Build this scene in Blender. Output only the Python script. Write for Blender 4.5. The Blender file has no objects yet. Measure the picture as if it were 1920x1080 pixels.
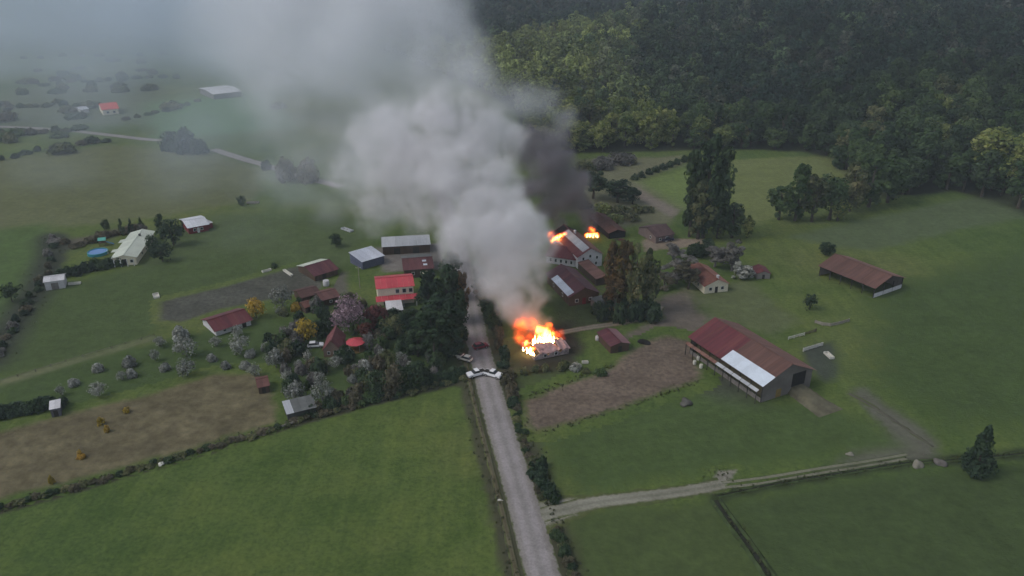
import bpy, bmesh, math, random
import numpy as np
from mathutils import Vector, Matrix

sc = bpy.context.scene
C = sc.collection
R = math.radians

# ------------------------------------------------------------------ camera (drone, 100 m up, looking along the valley)
F = 1450.0          # focal length in pixels of the 1920 px wide frame
YH = -120.0         # row of the horizon
H0 = 100.0          # height of the drone
PITCH = math.atan((540 - YH) / F)
cam = bpy.data.cameras.new('camera')
camo = bpy.data.objects.new('camera', cam); C.objects.link(camo)
camo.location = (0, 0, H0); camo.rotation_euler = (math.pi / 2 - PITCH, 0, 0)
cam.sensor_width = 36; cam.lens = 36 * F / 1920; cam.clip_start = 1; cam.clip_end = 9000
sc.camera = camo

# ------------------------------------------------------------------ overcast evening sky, weak soft sun, exposure
SUN_EL, SUN_AZ = 48, -105
w = bpy.data.worlds.new('World'); sc.world = w; w.use_nodes = True
nt = w.node_tree; bg = nt.nodes['Background']
sky = nt.nodes.new('ShaderNodeTexSky'); sky.sky_type = 'NISHITA'; sky.sun_disc = False
sky.sun_elevation = R(SUN_EL); sky.sun_rotation = R(SUN_AZ)
hs = nt.nodes.new('ShaderNodeHueSaturation'); hs.inputs['Saturation'].default_value = .5
nt.links.new(sky.outputs[0], hs.inputs['Color']); nt.links.new(hs.outputs[0], bg.inputs[0])
bg.inputs[1].default_value = .10
sl = bpy.data.lights.new('sun', 'SUN'); sl.energy = 1.0; sl.angle = R(24); sl.color = (1, .95, .88)
so = bpy.data.objects.new('sun', sl); C.objects.link(so)
_d = Vector((math.sin(R(SUN_AZ)) * math.cos(R(SUN_EL)), math.cos(R(SUN_AZ)) * math.cos(R(SUN_EL)), math.sin(R(SUN_EL))))
so.rotation_euler = _d.to_track_quat('Z', 'Y').to_euler()
vs = sc.view_settings
vs.view_transform = 'Standard'; vs.look = 'None'; vs.exposure = 0.55; vs.gamma = 1; vs.use_curve_mapping = False
sc.render.engine = 'CYCLES'
cy = sc.cycles
cy.use_denoising = True; cy.use_adaptive_sampling = True; cy.adaptive_threshold = .03; cy.max_bounces = 8; cy.diffuse_bounces = 2; cy.glossy_bounces = 1
cy.transmission_bounces = 2; cy.volume_bounces = 4; cy.volume_step_rate = 1.6; cy.volume_max_steps = 512

# ------------------------------------------------------------------ survey helpers: photo row/column -> place on the ground
def ray(px, py):
    x = (px - 960) / F; y = (540 - py) / F
    return Vector((x, math.cos(PITCH) + y * math.sin(PITCH), -math.sin(PITCH) + y * math.cos(PITCH)))
def G(px, py, z=0.0):
    d = ray(px, py); return Vector((0, 0, H0)) + d * ((z - H0) / d.z)
def P(px, py, Y):
    d = ray(px, py); return Vector((0, 0, H0)) + d * (Y / d.y)
def proj(p):
    v = Vector(p) - Vector((0, 0, H0))
    dep = v.y * math.cos(PITCH) - v.z * math.sin(PITCH)
    up = v.y * math.sin(PITCH) + v.z * math.cos(PITCH)
    return 960 + F * v.x / dep, 540 - F * up / dep, dep
def ztop(px, py, ptop):
    g = G(px, py); lo, hi = 0, 60
    for _ in range(30):
        m = (lo + hi) / 2
        if proj((g.x, g.y, m))[1] > ptop: lo = m
        else: hi = m
    return lo
def mpp(px, py):            # metres per photo pixel at a ground point
    return proj(G(px, py))[2] / F
def sm(a, b, x):
    t = np.clip((x - a) / (b - a), 0, 1); return t * t * (3 - 2 * t)
def lin(*c, k=0.70):
    return tuple(((v / 255 / 12.92) if v <= 10 else ((v / 255 + .055) / 1.055) ** 2.4) * k for v in c)
rnd = random.Random(7)

# ------------------------------------------------------------------ terrain height
EDGE_PX = [(1000, 300), (1060, 288), (1130, 288), (1200, 286), (1300, 283), (1400, 281), (1500, 285), (1560, 298),
           (1605, 345), (1650, 374), (1710, 368), (1790, 360), (1860, 378), (1925, 405), (2010, 430)]
EDGE = np.array([(G(a, b).x, G(a, b).y) for a, b in EDGE_PX])
FOOT = np.array([(G(a, b).x, G(a, b).y) for a, b in ((1000, 300), (1130, 288), (1300, 283), (1450, 282), (1560, 298), (1740, 352), (1860, 378), (2010, 430))])
def terrain(x, y):
    x = np.asarray(x, float); y = np.asarray(y, float)
    y0 = np.interp(x, FOOT[:, 0], FOOT[:, 1])
    s = np.maximum(0, y - y0 - 12)
    m = sm(-90, 140, x - .05 * (y - 400))
    cap = 235 + 700 * sm(150, 330, x)
    h1 = m * np.maximum(0, .15 * np.minimum(s, cap) - .07 * np.maximum(0, s - cap))
    h2 = .27 * np.maximum(0, y - 900 - .25 * np.maximum(0, -x - 50)) * sm(-700, 0, x)
    h3 = .12 * np.maximum(0, y - 1500)
    h4 = .12 * np.maximum(0, np.abs(x) - 1100)
    h = np.maximum(np.maximum(h1, h2), np.maximum(h3, h4))
    return 190 * np.tanh(h / 190)
def hz(x, y): return float(terrain(x, y))

# ------------------------------------------------------------------ materials
def node_mat(name):
    m = bpy.data.materials.new(name); m.use_nodes = True
    t = m.node_tree; b = t.nodes['Principled BSDF']
    b.inputs['Specular IOR Level'].default_value = .15
    return m, t, b
def noise_node(t, vec, scale, detail=3, rough=.55):
    n = t.nodes.new('ShaderNodeTexNoise'); n.inputs['Scale'].default_value = scale
    n.inputs['Detail'].default_value = detail; n.inputs['Roughness'].default_value = rough
    t.links.new(vec, n.inputs['Vector']); return n
def ramp(t, fac, stops):
    r = t.nodes.new('ShaderNodeValToRGB'); e = r.color_ramp.elements
    while len(e) < len(stops): e.new(.5)
    for k, (p, c) in enumerate(stops):
        e[k].position = p; e[k].color = (*c, 1) if len(c) == 3 else c
    t.links.new(fac, r.inputs[0]); return r
def mix(t, fac, a, b, mode='MIX'):
    m = t.nodes.new('ShaderNodeMix'); m.data_type = 'RGBA'; m.blend_type = mode
    for s, v in ((0, fac), (6, a), (7, b)):
        if hasattr(v, 'is_output'): t.links.new(v, m.inputs[s])
        elif s == 0: m.inputs[0].default_value = v
        else: m.inputs[s].default_value = (*v, 1)
    return m.outputs[2]
def math_(t, op, a, b=0.0):
    m = t.nodes.new('ShaderNodeMath'); m.operation = op
    for s, v in ((0, a), (1, b)):
        if hasattr(v, 'is_output'): t.links.new(v, m.inputs[s])
        else: m.inputs[s].default_value = v
    return m.outputs[0]
_mc = {}
def surf(name, col, rough=.8, var=.25, scale=.6, spec=.15, rust=None, streak=False, metal=0.0):
    """painted metal, wood, plaster ...: colour + large and fine mottling + a little difference from piece to piece"""
    if name in _mc: return _mc[name]
    m, t, b = node_mat(name)
    tc = t.nodes.new('ShaderNodeTexCoord'); v = tc.outputs['Object']
    if streak:
        mp = t.nodes.new('ShaderNodeMapping'); mp.inputs['Scale'].default_value = (3.0, .25, .25)
        t.links.new(v, mp.inputs[0]); v = mp.outputs[0]
    n = noise_node(t, v, scale, 5)
    lo = tuple(c * (1 - var) for c in col); hi = tuple(min(1, c * (1 + var)) for c in col)
    c = ramp(t, n.outputs[0], [(.3, lo), (.7, hi)]).outputs[0]
    if rust:
        n2 = noise_node(t, v, scale * .6, 6, .65)
        f = ramp(t, n2.outputs[0], [(.5, (0, 0, 0)), (.68, (1, 1, 1))]).outputs[0]
        c = mix(t, math_(t, 'MULTIPLY', f, .7), c, rust)
    oi = t.nodes.new('ShaderNodeObjectInfo')
    k = math_(t, 'MULTIPLY_ADD', oi.outputs['Random'], .22); k.node.inputs[2].default_value = .89
    hv = t.nodes.new('ShaderNodeHueSaturation'); t.links.new(c, hv.inputs['Color']); t.links.new(k, hv.inputs['Value'])
    t.links.new(hv.outputs[0], b.inputs['Base Color'])
    b.inputs['Roughness'].default_value = rough; b.inputs['Specular IOR Level'].default_value = spec
    b.inputs['Metallic'].default_value = metal
    _mc[name] = m; return m

def grass_group():
    g = bpy.data.node_groups.new('pasture_grass', 'ShaderNodeTree')
    g.interface.new_socket('Color', in_out='OUTPUT', socket_type='NodeSocketColor')
    g.interface.new_socket('Fine', in_out='OUTPUT', socket_type='NodeSocketFloat')
    t = g
    geo = t.nodes.new('ShaderNodeNewGeometry'); v = geo.outputs['Position']
    big = noise_node(t, v, .013, 4); mid = noise_node(t, v, .07, 5, .6); fine = noise_node(t, v, 1.1, 5, .7)
    tuft = noise_node(t, v, .33, 4, .6)
    c1 = ramp(t, big.outputs[0], [(.35, (.066, .102, .029)), (.5, (.083, .116, .032)), (.66, (.106, .126, .042))]).outputs[0]
    c2 = ramp(t, mid.outputs[0], [(.34, (.78, .84, .78)), (.5, (1, 1, 1)), (.68, (1.16, 1.09, 1.04))]).outputs[0]
    c = mix(t, 1.0, c1, c2, 'MULTIPLY')
    c3 = ramp(t, tuft.outputs[0], [(.32, (.85, .88, .85)), (.5, (1, 1, 1)), (.7, (1.1, 1.08, 1.03))]).outputs[0]
    c = mix(t, 1.0, c, c3, 'MULTIPLY')
    mp = t.nodes.new('ShaderNodeMapping'); mp.inputs['Rotation'].default_value = (0, 0, .32); mp.inputs['Scale'].default_value = (.42, .022, 1); t.links.new(v, mp.inputs[0])
    stk = noise_node(t, mp.outputs[0], 1.0, 3, .6)
    c = mix(t, 1.0, c, ramp(t, stk.outputs[0], [(.3, (.86, .89, .86)), (.5, (1, 1, 1)), (.72, (1.13, 1.1, 1.06))]).outputs[0], 'MULTIPLY')
    c4 = ramp(t, fine.outputs[0], [(.28, (.62, .66, .6)), (.5, (1, 1, 1)), (.74, (1.34, 1.28, 1.2))]).outputs[0]
    c = mix(t, 1.0, c, c4, 'MULTIPLY')
    o = t.nodes.new('NodeGroupOutput'); t.links.new(c, o.inputs[0]); t.links.new(fine.outputs[0], o.inputs[1])
    return g
GG = grass_group()
def ground_mat(name, attr_color=None, col=None, scale=.5, furrow=None, var=.2):
    """grass everywhere; where the cover attribute says so the soil / dry grass of that patch, with a ragged edge"""
    m, t, b = node_mat(name)
    gn = t.nodes.new('ShaderNodeGroup'); gn.node_tree = GG
    geo = t.nodes.new('ShaderNodeNewGeometry'); v = geo.outputs['Position']
    at = t.nodes.new('ShaderNodeAttribute'); at.attribute_name = 'cover'
    n = noise_node(t, v, scale, 5, .65); n2 = noise_node(t, v, .12, 4, .6)
    f = math_(t, 'ADD', at.outputs['Alpha'], math_(t, 'MULTIPLY', math_(t, 'SUBTRACT', n2.outputs[0], .5), .9))
    f = math_(t, 'ADD', f, math_(t, 'MULTIPLY', math_(t, 'SUBTRACT', n.outputs[0], .5), .6))
    fac = ramp(t, f, [(.25, (0, 0, 0)), (.75, (1, 1, 1))]).outputs[0]
    fac = math_(t, 'MULTIPLY', fac, ramp(t, at.outputs['Alpha'], [(.0, (0, 0, 0)), (.12, (1, 1, 1))]).outputs[0])
    base = at.outputs['Color'] if col is None else col
    br = ramp(t, n.outputs[0], [(.28, (1 - var,) * 3), (.5, (1, 1, 1)), (.72, (1 + var,) * 3)]).outputs[0]
    br2 = ramp(t, n2.outputs[0], [(.3, (1 - var * .7,) * 3), (.7, (1 + var * .6,) * 3)]).outputs[0]
    c = mix(t, 1.0, base, br, 'MULTIPLY'); c = mix(t, 1.0, c, br2, 'MULTIPLY')
    c = mix(t, fac, gn.outputs[0], c)
    t.links.new(c, b.inputs['Base Color'])
    b.inputs['Roughness'].default_value = .95; b.inputs['Specular IOR Level'].default_value = .05
    bp = t.nodes.new('ShaderNodeBump'); bp.inputs['Strength'].default_value = .6; bp.inputs['Distance'].default_value = .25
    t.links.new(gn.outputs[1], bp.inputs['Height']); t.links.new(bp.outputs[0], b.inputs['Normal'])
    return m

def thin_leaf(t, b, col):
    tr = t.nodes.new('ShaderNodeBsdfTranslucent'); t.links.new(col, tr.inputs[0])
    mx = t.nodes.new('ShaderNodeMixShader'); mx.inputs[0].default_value = .3
    t.links.new(b.outputs[0], mx.inputs[1]); t.links.new(tr.outputs[0], mx.inputs[2])
    t.links.new(mx.outputs[0], t.nodes['Material Output'].inputs[0])
def leaf_mat(name, a, bcol, third=None):
    m, t, b = node_mat(name)
    at = t.nodes.new('ShaderNodeAttribute'); at.attribute_name = 'tint'
    oi = t.nodes.new('ShaderNodeObjectInfo')
    stops = [(0, a), (1, bcol)] if third is None else [(0, a), (.6, bcol), (1, third)]
    c = ramp(t, at.outputs['Fac'], stops).outputs[0]
    hv = t.nodes.new('ShaderNodeHueSaturation'); t.links.new(c, hv.inputs['Color'])
    k = math_(t, 'MULTIPLY_ADD', oi.outputs['Random'], .5); k.node.inputs[2].default_value = .75
    t.links.new(k, hv.inputs['Value'])
    hh = math_(t, 'MULTIPLY_ADD', oi.outputs['Random'], -.035); hh.node.inputs[2].default_value = .517
    t.links.new(hh, hv.inputs['Hue'])
    t.links.new(hv.outputs[0], b.inputs['Base Color'])
    b.inputs['Roughness'].default_value = .75; b.inputs['Specular IOR Level'].default_value = .12
    thin_leaf(t, b, hv.outputs[0])
    return m

# ------------------------------------------------------------------ object helpers
def tag(o, label=None, cat=None, group=None, kind=None):
    if label: o['label'] = label
    if cat: o['category'] = cat
    if group: o['group'] = group
    if kind: o['kind'] = kind
    return o
def thing(name, label, cat, loc=(0, 0, 0), rotz=0.0, group=None):
    o = bpy.data.objects.new(name, None); C.objects.link(o); o.empty_display_size = .5
    o.location = loc; o.rotation_euler = (0, 0, rotz)
    return tag(o, label, cat, group)
class MB:
    def __init__(s): s.v = []; s.f = []
    def poly(s, pts):
        i = len(s.v); s.v += [tuple(p) for p in pts]; s.f.append(tuple(range(i, i + len(pts)))); return s
    def hexa(s, p):          # 8 corners: bottom 4 then top 4 (counter-clockwise)
        i = len(s.v); s.v += [tuple(q) for q in p]
        s.f += [tuple(i + k for k in q) for q in ((3, 2, 1, 0), (4, 5, 6, 7), (0, 1, 5, 4), (1, 2, 6, 5), (2, 3, 7, 6), (3, 0, 4, 7))]
        return s
    def box(s, x0, x1, y0, y1, z0, z1):
        return s.hexa([(x0, y0, z0), (x1, y0, z0), (x1, y1, z0), (x0, y1, z0), (x0, y0, z1), (x1, y0, z1), (x1, y1, z1), (x0, y1, z1)])
    def beam(s, a, b, wd, ht=None):
        a = Vector(a); b = Vector(b); ht = ht or wd
        d = (b - a).normalized(); up = Vector((0, 0, 1)) if abs(d.z) < .95 else Vector((1, 0, 0))
        x = d.cross(up).normalized() * wd / 2; y = x.cross(d).normalized() * ht / 2
        return s.hexa([a - x - y, a + x - y, b + x - y, b - x - y, a - x + y, a + x + y, b + x + y, b - x + y])
    def tube(s, pts, rads, n=7, cap=True):
        rings = []
        for k, (p, r) in enumerate(zip(pts, rads)):
            p = Vector(p); q = Vector(pts[min(k + 1, len(pts) - 1)]) - Vector(pts[max(k - 1, 0)])
            d = q.normalized(); u = d.cross(Vector((.3, .9, .2))).normalized(); v = d.cross(u)
            i = len(s.v); rings.append(i)
            for a in range(n):
                t = 2 * math.pi * a / n
                s.v.append(tuple(p + u * math.cos(t) * r + v * math.sin(t) * r))
        for i, j in zip(rings, rings[1:]):
            for a in range(n): s.f.append((i + a, i + (a + 1) % n, j + (a + 1) % n, j + a))
        if cap:
            s.f.append(tuple(rings[0] + a for a in reversed(range(n)))); s.f.append(tuple(rings[-1] + a for a in range(n)))
        return s
    def build(s, name, mat=None, parent=None, smooth=False):
        me = bpy.data.meshes.new(name); me.from_pydata(s.v, [], s.f); me.update()
        if mat: me.materials.append(mat)
        if smooth: me.polygons.foreach_set('use_smooth', [True] * len(me.polygons))
        o = bpy.data.objects.new(name, me); C.objects.link(o); o.parent = parent
        return o
def bevel(o, w_, seg=1):
    bm = bmesh.new(); bm.from_mesh(o.data)
    bmesh.ops.bevel(bm, geom=bm.edges[:], offset=w_, segments=seg, affect='EDGES', clamp_overlap=True)
    bm.to_mesh(o.data); bm.free(); return o
def copy_tree(o, parent=None):
    c = o.copy(); C.objects.link(c); c.parent = parent
    for ch in o.children: copy_tree(ch, c)
    return c

# ------------------------------------------------------------------ polygons on the ground
def gp(pts): return np.array([(G(a, b).x, G(a, b).y) for a, b in pts])
def sdist(poly, x, y):
    """signed distance to a polygon, positive inside"""
    d = np.full(x.shape, 1e9); ins = np.zeros(x.shape, bool); n = len(poly)
    for i in range(n):
        ax, ay = poly[i]; bx, by = poly[(i + 1) % n]
        ex, ey = bx - ax, by - ay
        t = np.clip(((x - ax) * ex + (y - ay) * ey) / (ex * ex + ey * ey + 1e-9), 0, 1)
        d = np.minimum(d, np.hypot(x - ax - t * ex, y - ay - t * ey))
        cross = (ay > y) != (by > y)
        xi = ax + (y - ay) * (bx - ax) / np.where(abs(by - ay) < 1e-9, 1e-9, by - ay)
        ins ^= cross & (x < xi)
    return np.where(ins, d, -d)
def ldist(line, x, y):
    d = np.full(x.shape, 1e9)
    for (ax, ay), (bx, by) in zip(line[:-1], line[1:]):
        ex, ey = bx - ax, by - ay
        t = np.clip(((x - ax) * ex + (y - ay) * ey) / (ex * ex + ey * ey + 1e-9), 0, 1)
        d = np.minimum(d, np.hypot(x - ax - t * ex, y - ay - t * ey))
    return d
def resample(pts, step):
    pts = [Vector((p[0], p[1], 0)) for p in pts]; out = [pts[0]]
    # Catmull-Rom through the points, then even spacing
    dense = []
    for i in range(len(pts) - 1):
        p0 = pts[max(i - 1, 0)]; p1 = pts[i]; p2 = pts[i + 1]; p3 = pts[min(i + 2, len(pts) - 1)]
        for k in range(24):
            t = k / 24
            dense.append(.5 * ((2 * p1) + (p2 - p0) * t + (2 * p0 - 5 * p1 + 4 * p2 - p3) * t * t + (3 * p1 - p0 - 3 * p2 + p3) * t ** 3))
    dense.append(pts[-1]); acc = 0
    for a, b in zip(dense, dense[1:]):
        acc += (b - a).length
        if acc >= step: out.append(b); acc = 0
    out.append(pts[-1]); return out

# line features, in photo pixels
HEDGE_NEAR = [(-60, 972), (0, 955), (150, 912), (300, 868), (430, 830), (560, 790), (700, 752), (800, 728), (868, 712)]
DITCH = [(1342, 938), (1375, 985), (1410, 1032), (1450, 1090), (1520, 1180)]
DITCH2 = [(1345, 930), (1450, 908), (1560, 890), (1700, 868), (1790, 862), (1920, 850), (2050, 838)]
STREAM = [(-20, 680), (15, 625), (45, 575), (75, 530), (100, 470), (95, 445)]
ROAD = [(1080, 1300), (1018, 1080), (977, 930), (932, 780), (914, 715), (900, 660), (889, 610), (879, 560), (869, 510), (858, 460), (840, 400), (815, 340)]

# ------------------------------------------------------------------ the ground sheet
COVERS = [   # (polygon px, colour of what grows or lies there, soft edge in metres)
    ([(-400, 330), (0, 300), (200, 272), (400, 285), (500, 318), (480, 372), (330, 402), (150, 425), (90, 425), (0, 430), (-300, 460)], (.112, .122, .058), 12),
    ([(110, 466), (200, 446), (275, 432), (262, 424), (200, 434), (110, 456)], (0.098, 0.087, 0.063), 5),
    ([(-200, 470), (0, 432), (80, 420), (100, 450), (60, 540), (0, 640), (-200, 760)], (0.073, 0.112, 0.036), 6),
    ([(300, 640), (480, 600), (640, 590), (800, 560), (870, 600), (880, 705), (700, 745), (560, 780), (500, 700), (400, 690), (230, 740), (100, 770), (0, 790), (0, 720), (150, 680)], (0.056, 0.084, 0.028), 5),
    ([(0, 712), (150, 668), (290, 628), (295, 636), (150, 678), (0, 724)], (0.161, 0.161, 0.091), 1.2),
    ([(1200, 342), (1290, 315), (1300, 395), (1265, 385)], (0.119, 0.161, 0.049), 4),
    ([(1370, 300), (1560, 290), (1620, 330), (1480, 400), (1400, 425), (1375, 400)], (0.126, 0.147, 0.053), 6),
    ([(1480, 442), (1640, 408), (1800, 374), (1990, 352), (1990, 395), (1800, 430), (1640, 470), (1560, 462)], (.080, .105, .050), 6),
    ([(1080, 300), (1280, 292), (1285, 305), (1190, 340), (1270, 390), (1260, 420), (1100, 430), (1070, 360)], (0.133, 0.133, 0.077), 7),
    ([(1195, 352), (1270, 395), (1262, 408), (1190, 370)], (0.182, 0.154, 0.126), 2),
    ([(1225, 560), (1290, 545), (1330, 600), (1300, 640), (1305, 700), (1250, 712), (1170, 690), (1160, 660), (1185, 625), (1240, 600)], (0.125, 0.105, 0.085), 5),
    ([(1290, 540), (1400, 525), (1500, 600), (1450, 630), (1350, 598)], (0.095, 0.112, 0.049), 6),
    ([(1270, 655), (1310, 640), (1420, 740), (1440, 765), (1380, 790), (1300, 720)], (0.063, 0.070, 0.049), 3),
    ([(1500, 655), (1560, 640), (1570, 700), (1545, 720)], (0.053, 0.059, 0.048), 3),
    ([(1590, 738), (1620, 730), (1760, 830), (1740, 862), (1640, 868), (1560, 880), (1600, 850), (1690, 838), (1650, 790)], (0.119, 0.109, 0.091), 3),
    ([(1205, 448), (1320, 448), (1320, 460), (1205, 472)], (0.210, 0.168, 0.126), 2),
    ([(1020, 560), (1125, 560), (1200, 600), (1090, 615), (1040, 600)], (0.063, 0.081, 0.031), 4),
    ([(940, 600), (960, 720), (985, 745), (1100, 712), (1060, 680), (985, 690)], (0.063, 0.084, 0.031), 4),
    ([(700, 465), (830, 455), (830, 505), (720, 510)], (0.168, 0.154, 0.140), 3),
    ([(560, 520), (650, 510), (650, 560), (570, 570)], (0.105, 0.098, 0.077), 3),
    ([(0, 170), (300, 150), (300, 230), (0, 240)], (0.100, 0.118, 0.072), 25),
    ([(280, 195), (500, 170), (560, 240), (300, 260)], (0.077, 0.147, 0.049), 15),
    ([(1640, 540), (1920, 470), (1990, 560), (1990, 800), (1780, 800), (1620, 700)], (0.054, 0.082, 0.026), 18),
    ([(1010, 820), (1250, 740), (1560, 760), (1690, 835), (1340, 880), (1080, 930)], (0.060, 0.090, 0.029), 8),
]
COVERS += [([(968, 690), (978, 640), (1000, 615), (1070, 605), (1095, 650), (1080, 676), (1020, 700)], (.040, .036, .026), 4), ([(-60, 720), (40, 590), (110, 535), (270, 500), (420, 470), (600, 470), (640, 500), (560, 498), (300, 562), (290, 630), (150, 672)], (.062, .088, .031), 7), ([(270, 500), (300, 440), (420, 400), (640, 400), (700, 440), (640, 500), (420, 470)], (.072, .098, .040), 10), ([(1110, 706), (1165, 668), (1190, 628), (1260, 606), (1305, 632), (1312, 712), (1230, 700)], (.118, .098, .078), 4), ([(1350, 945), (1560, 905), (1990, 855), (1990, 1200), (1500, 1200)], (.052, .076, .027), 6), ([(1060, 960), (1340, 942), (1440, 1090), (1480, 1200), (1100, 1200)], (.062, .086, .029), 5)]
def axis(lo, hi, dlo, dhi, step):
    a = list(np.arange(dlo, dhi + .01, step)); s = step; v = dhi
    while v < hi: s *= 1.16; v += s; a.append(v)
    s = step; v = dlo
    while v > lo: s *= 1.16; v -= s; a.insert(0, v)
    return np.array(a)
def build_ground():
    xs = axis(-2400, 2400, -270, 290, 1.9); ys = axis(-500, 2600, 92, 400, 1.9)
    X, Y = np.meshgrid(xs, ys); Z = terrain(X, Y)
    nx, ny = len(xs), len(ys)
    col = np.zeros((ny, nx, 4)); col[..., :3] = (.06, .08, .03)
    def lay(w_, c):
        k = np.clip(w_, 0, 1)[..., None]
        a0 = col[..., 3:4]; a1 = a0 * (1 - k) + k
        col[..., :3] = np.where(a1 > 1e-4, (col[..., :3] * a0 * (1 - k) + np.array(c) * k) / np.maximum(a1, 1e-4), col[..., :3])
        col[..., 3:4] = a1
    for poly, c, soft in COVERS:
        lay(sm(-soft, soft, sdist(gp(poly), X, Y)), c)
    fl = np.vstack([EDGE, [(520, 260), (900, 600), (900, 2600), (-700, 2600), (-420, 1150), (-130, 800), (-45, 600), (0, 470)]])
    lay(sm(-4, 6, sdist(fl, X, Y)), (.030, .036, .020))
    lay(sm(3.2, .6, ldist(gp(HEDGE_NEAR), X, Y)), (.045, .045, .028))
    lay(sm(2.0, .5, ldist(gp(DITCH2), X, Y)), (.032, .042, .018))
    lay(sm(9, 1, ldist(gp(STREAM), X, Y)), (.042, .048, .034))
    lay(sm(8.5, 5, ldist(gp(ROAD[:9]), X, Y)), (.062, .062, .036))
    me = bpy.data.meshes.new('ground')
    me.vertices.add(nx * ny); me.vertices.foreach_set('co', np.dstack([X, Y, Z]).astype(np.float32).ravel())
    i = np.arange((ny - 1) * (nx - 1)); r, c = divmod(i, nx - 1); a = r * nx + c
    q = np.stack([a, a + 1, a + nx + 1, a + nx], 1).astype(np.int32)
    me.loops.add(q.size); me.loops.foreach_set('vertex_index', q.ravel())
    me.polygons.add(len(q)); me.polygons.foreach_set('loop_start', np.arange(0, q.size, 4, dtype=np.int32))
    me.update(calc_edges=True)
    at = me.attributes.new('cover', 'FLOAT_COLOR', 'POINT'); at.data.foreach_set('color', col.astype(np.float32).ravel())
    me.polygons.foreach_set('use_smooth', [True] * len(me.polygons))
    me.materials.append(ground_mat('pasture_ground'))
    o = bpy.data.objects.new('ground', me); C.objects.link(o)
    return tag(o, kind='structure', label='green pasture on the valley floor with the forested hills behind')
build_ground()

def patch(name, label, poly_px, col, z, soft=1.6, var=.35, step=1.3, scale=.5):
    """a field as a sheet whose ragged rim fades into the same grass"""
    poly = gp(poly_px); x0, y0 = poly.min(0) - soft * 2; x1, y1 = poly.max(0) + soft * 2
    xs = np.arange(x0, x1, step); ys = np.arange(y0, y1, step); X, Y = np.meshgrid(xs, ys)
    sd = sdist(poly, X, Y); ny, nx = X.shape
    keep = (sd[:-1, :-1] > -soft * 1.5)
    r, c = np.nonzero(keep); a = r * nx + c
    q = np.stack([a, a + 1, a + nx + 1, a + nx], 1)
    u, inv = np.unique(q, return_inverse=True); q = inv.reshape(q.shape)
    V = np.stack([X.ravel()[u], Y.ravel()[u], np.full(len(u), z)], 1)
    me = bpy.data.meshes.new(name); me.from_pydata(V.tolist(), [], q.tolist()); me.update()
    colr = np.zeros((len(u), 4), np.float32); colr[:, :3] = col; colr[:, 3] = sm(-soft, soft, sd.ravel()[u])
    at = me.attributes.new('cover', 'FLOAT_COLOR', 'POINT'); at.data.foreach_set('color', colr.ravel())
    me.materials.append(ground_mat(name + '_soil', col=None, var=var, scale=scale))
    o = bpy.data.objects.new(name, me); C.objects.link(o)
    return tag(o, label, kind='structure')
patch('fallow_field', 'brown fallow field with dry grass below the orchard', [(-60, 822), (60, 795), (150, 772), (300, 735), (400, 702), (485, 702), (512, 742), (515, 790), (400, 828), (200, 883), (60, 920), (-60, 950)], (.122, .104, .060), .03, 3.0, .38, scale=.35)
patch('ploughed_field', 'bare brown ploughed field below the burning house', [(985, 752), (1060, 724), (1145, 696), (1188, 655), (1250, 628), (1300, 640), (1308, 695), (1312, 714), (1240, 736), (1130, 774), (1012, 810), (992, 795)], (.132, .102, .078), .03, 3.2, .4, scale=.8)
patch('vegetable_plot', 'dark tilled garden plot behind the long red shed', [(300, 566), (420, 538), (555, 500), (612, 512), (600, 540), (480, 568), (420, 578), (335, 605), (302, 600)], (.074, .074, .060), .03, 2.4, .4, scale=.8)

def ribbon(name, label, pts_px, width, z, mat, step=2.0, crown=.05, jit=.0, kind='structure', world=None, taper=None):
    pts = world if world is not None else [G(a, b) for a, b in pts_px]
    line = resample(pts, step); mb = MB(); rr = random.Random(name)
    prof = [(-1, 0), (-.8, .45), (-.55, .8), (-.25, .95), (0, 1), (.25, .95), (.55, .8), (.8, .45), (1, 0)]; acr = []
    n = len(line)
    for k, p in enumerate(line):
        d = (line[min(k + 1, n - 1)] - line[max(k - 1, 0)]).normalized(); nrm = Vector((d.y, -d.x, 0))
        hw = (width if taper is None else width + (taper - width) * k / n) / 2
        jl, jr = rr.uniform(-jit, jit), rr.uniform(-jit, jit)
        for t, hgt in prof:
            q = p + nrm * (t * hw + (jl if t < -.9 else jr if t > .9 else 0))
            mb.v.append((q.x, q.y, hz(q.x, q.y) + z + crown * hgt)); acr.append(t)
    m = len(prof)
    for k in range(n - 1):
        for j in range(m - 1):
            a = k * m + j; mb.f.append((a, a + 1, a + m + 1, a + m))
    o = mb.build(name, mat, smooth=True)
    at = o.data.attributes.new('across', 'FLOAT', 'POINT'); at.data.foreach_set('value', acr)
    return tag(o, label, kind=kind), line

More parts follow.
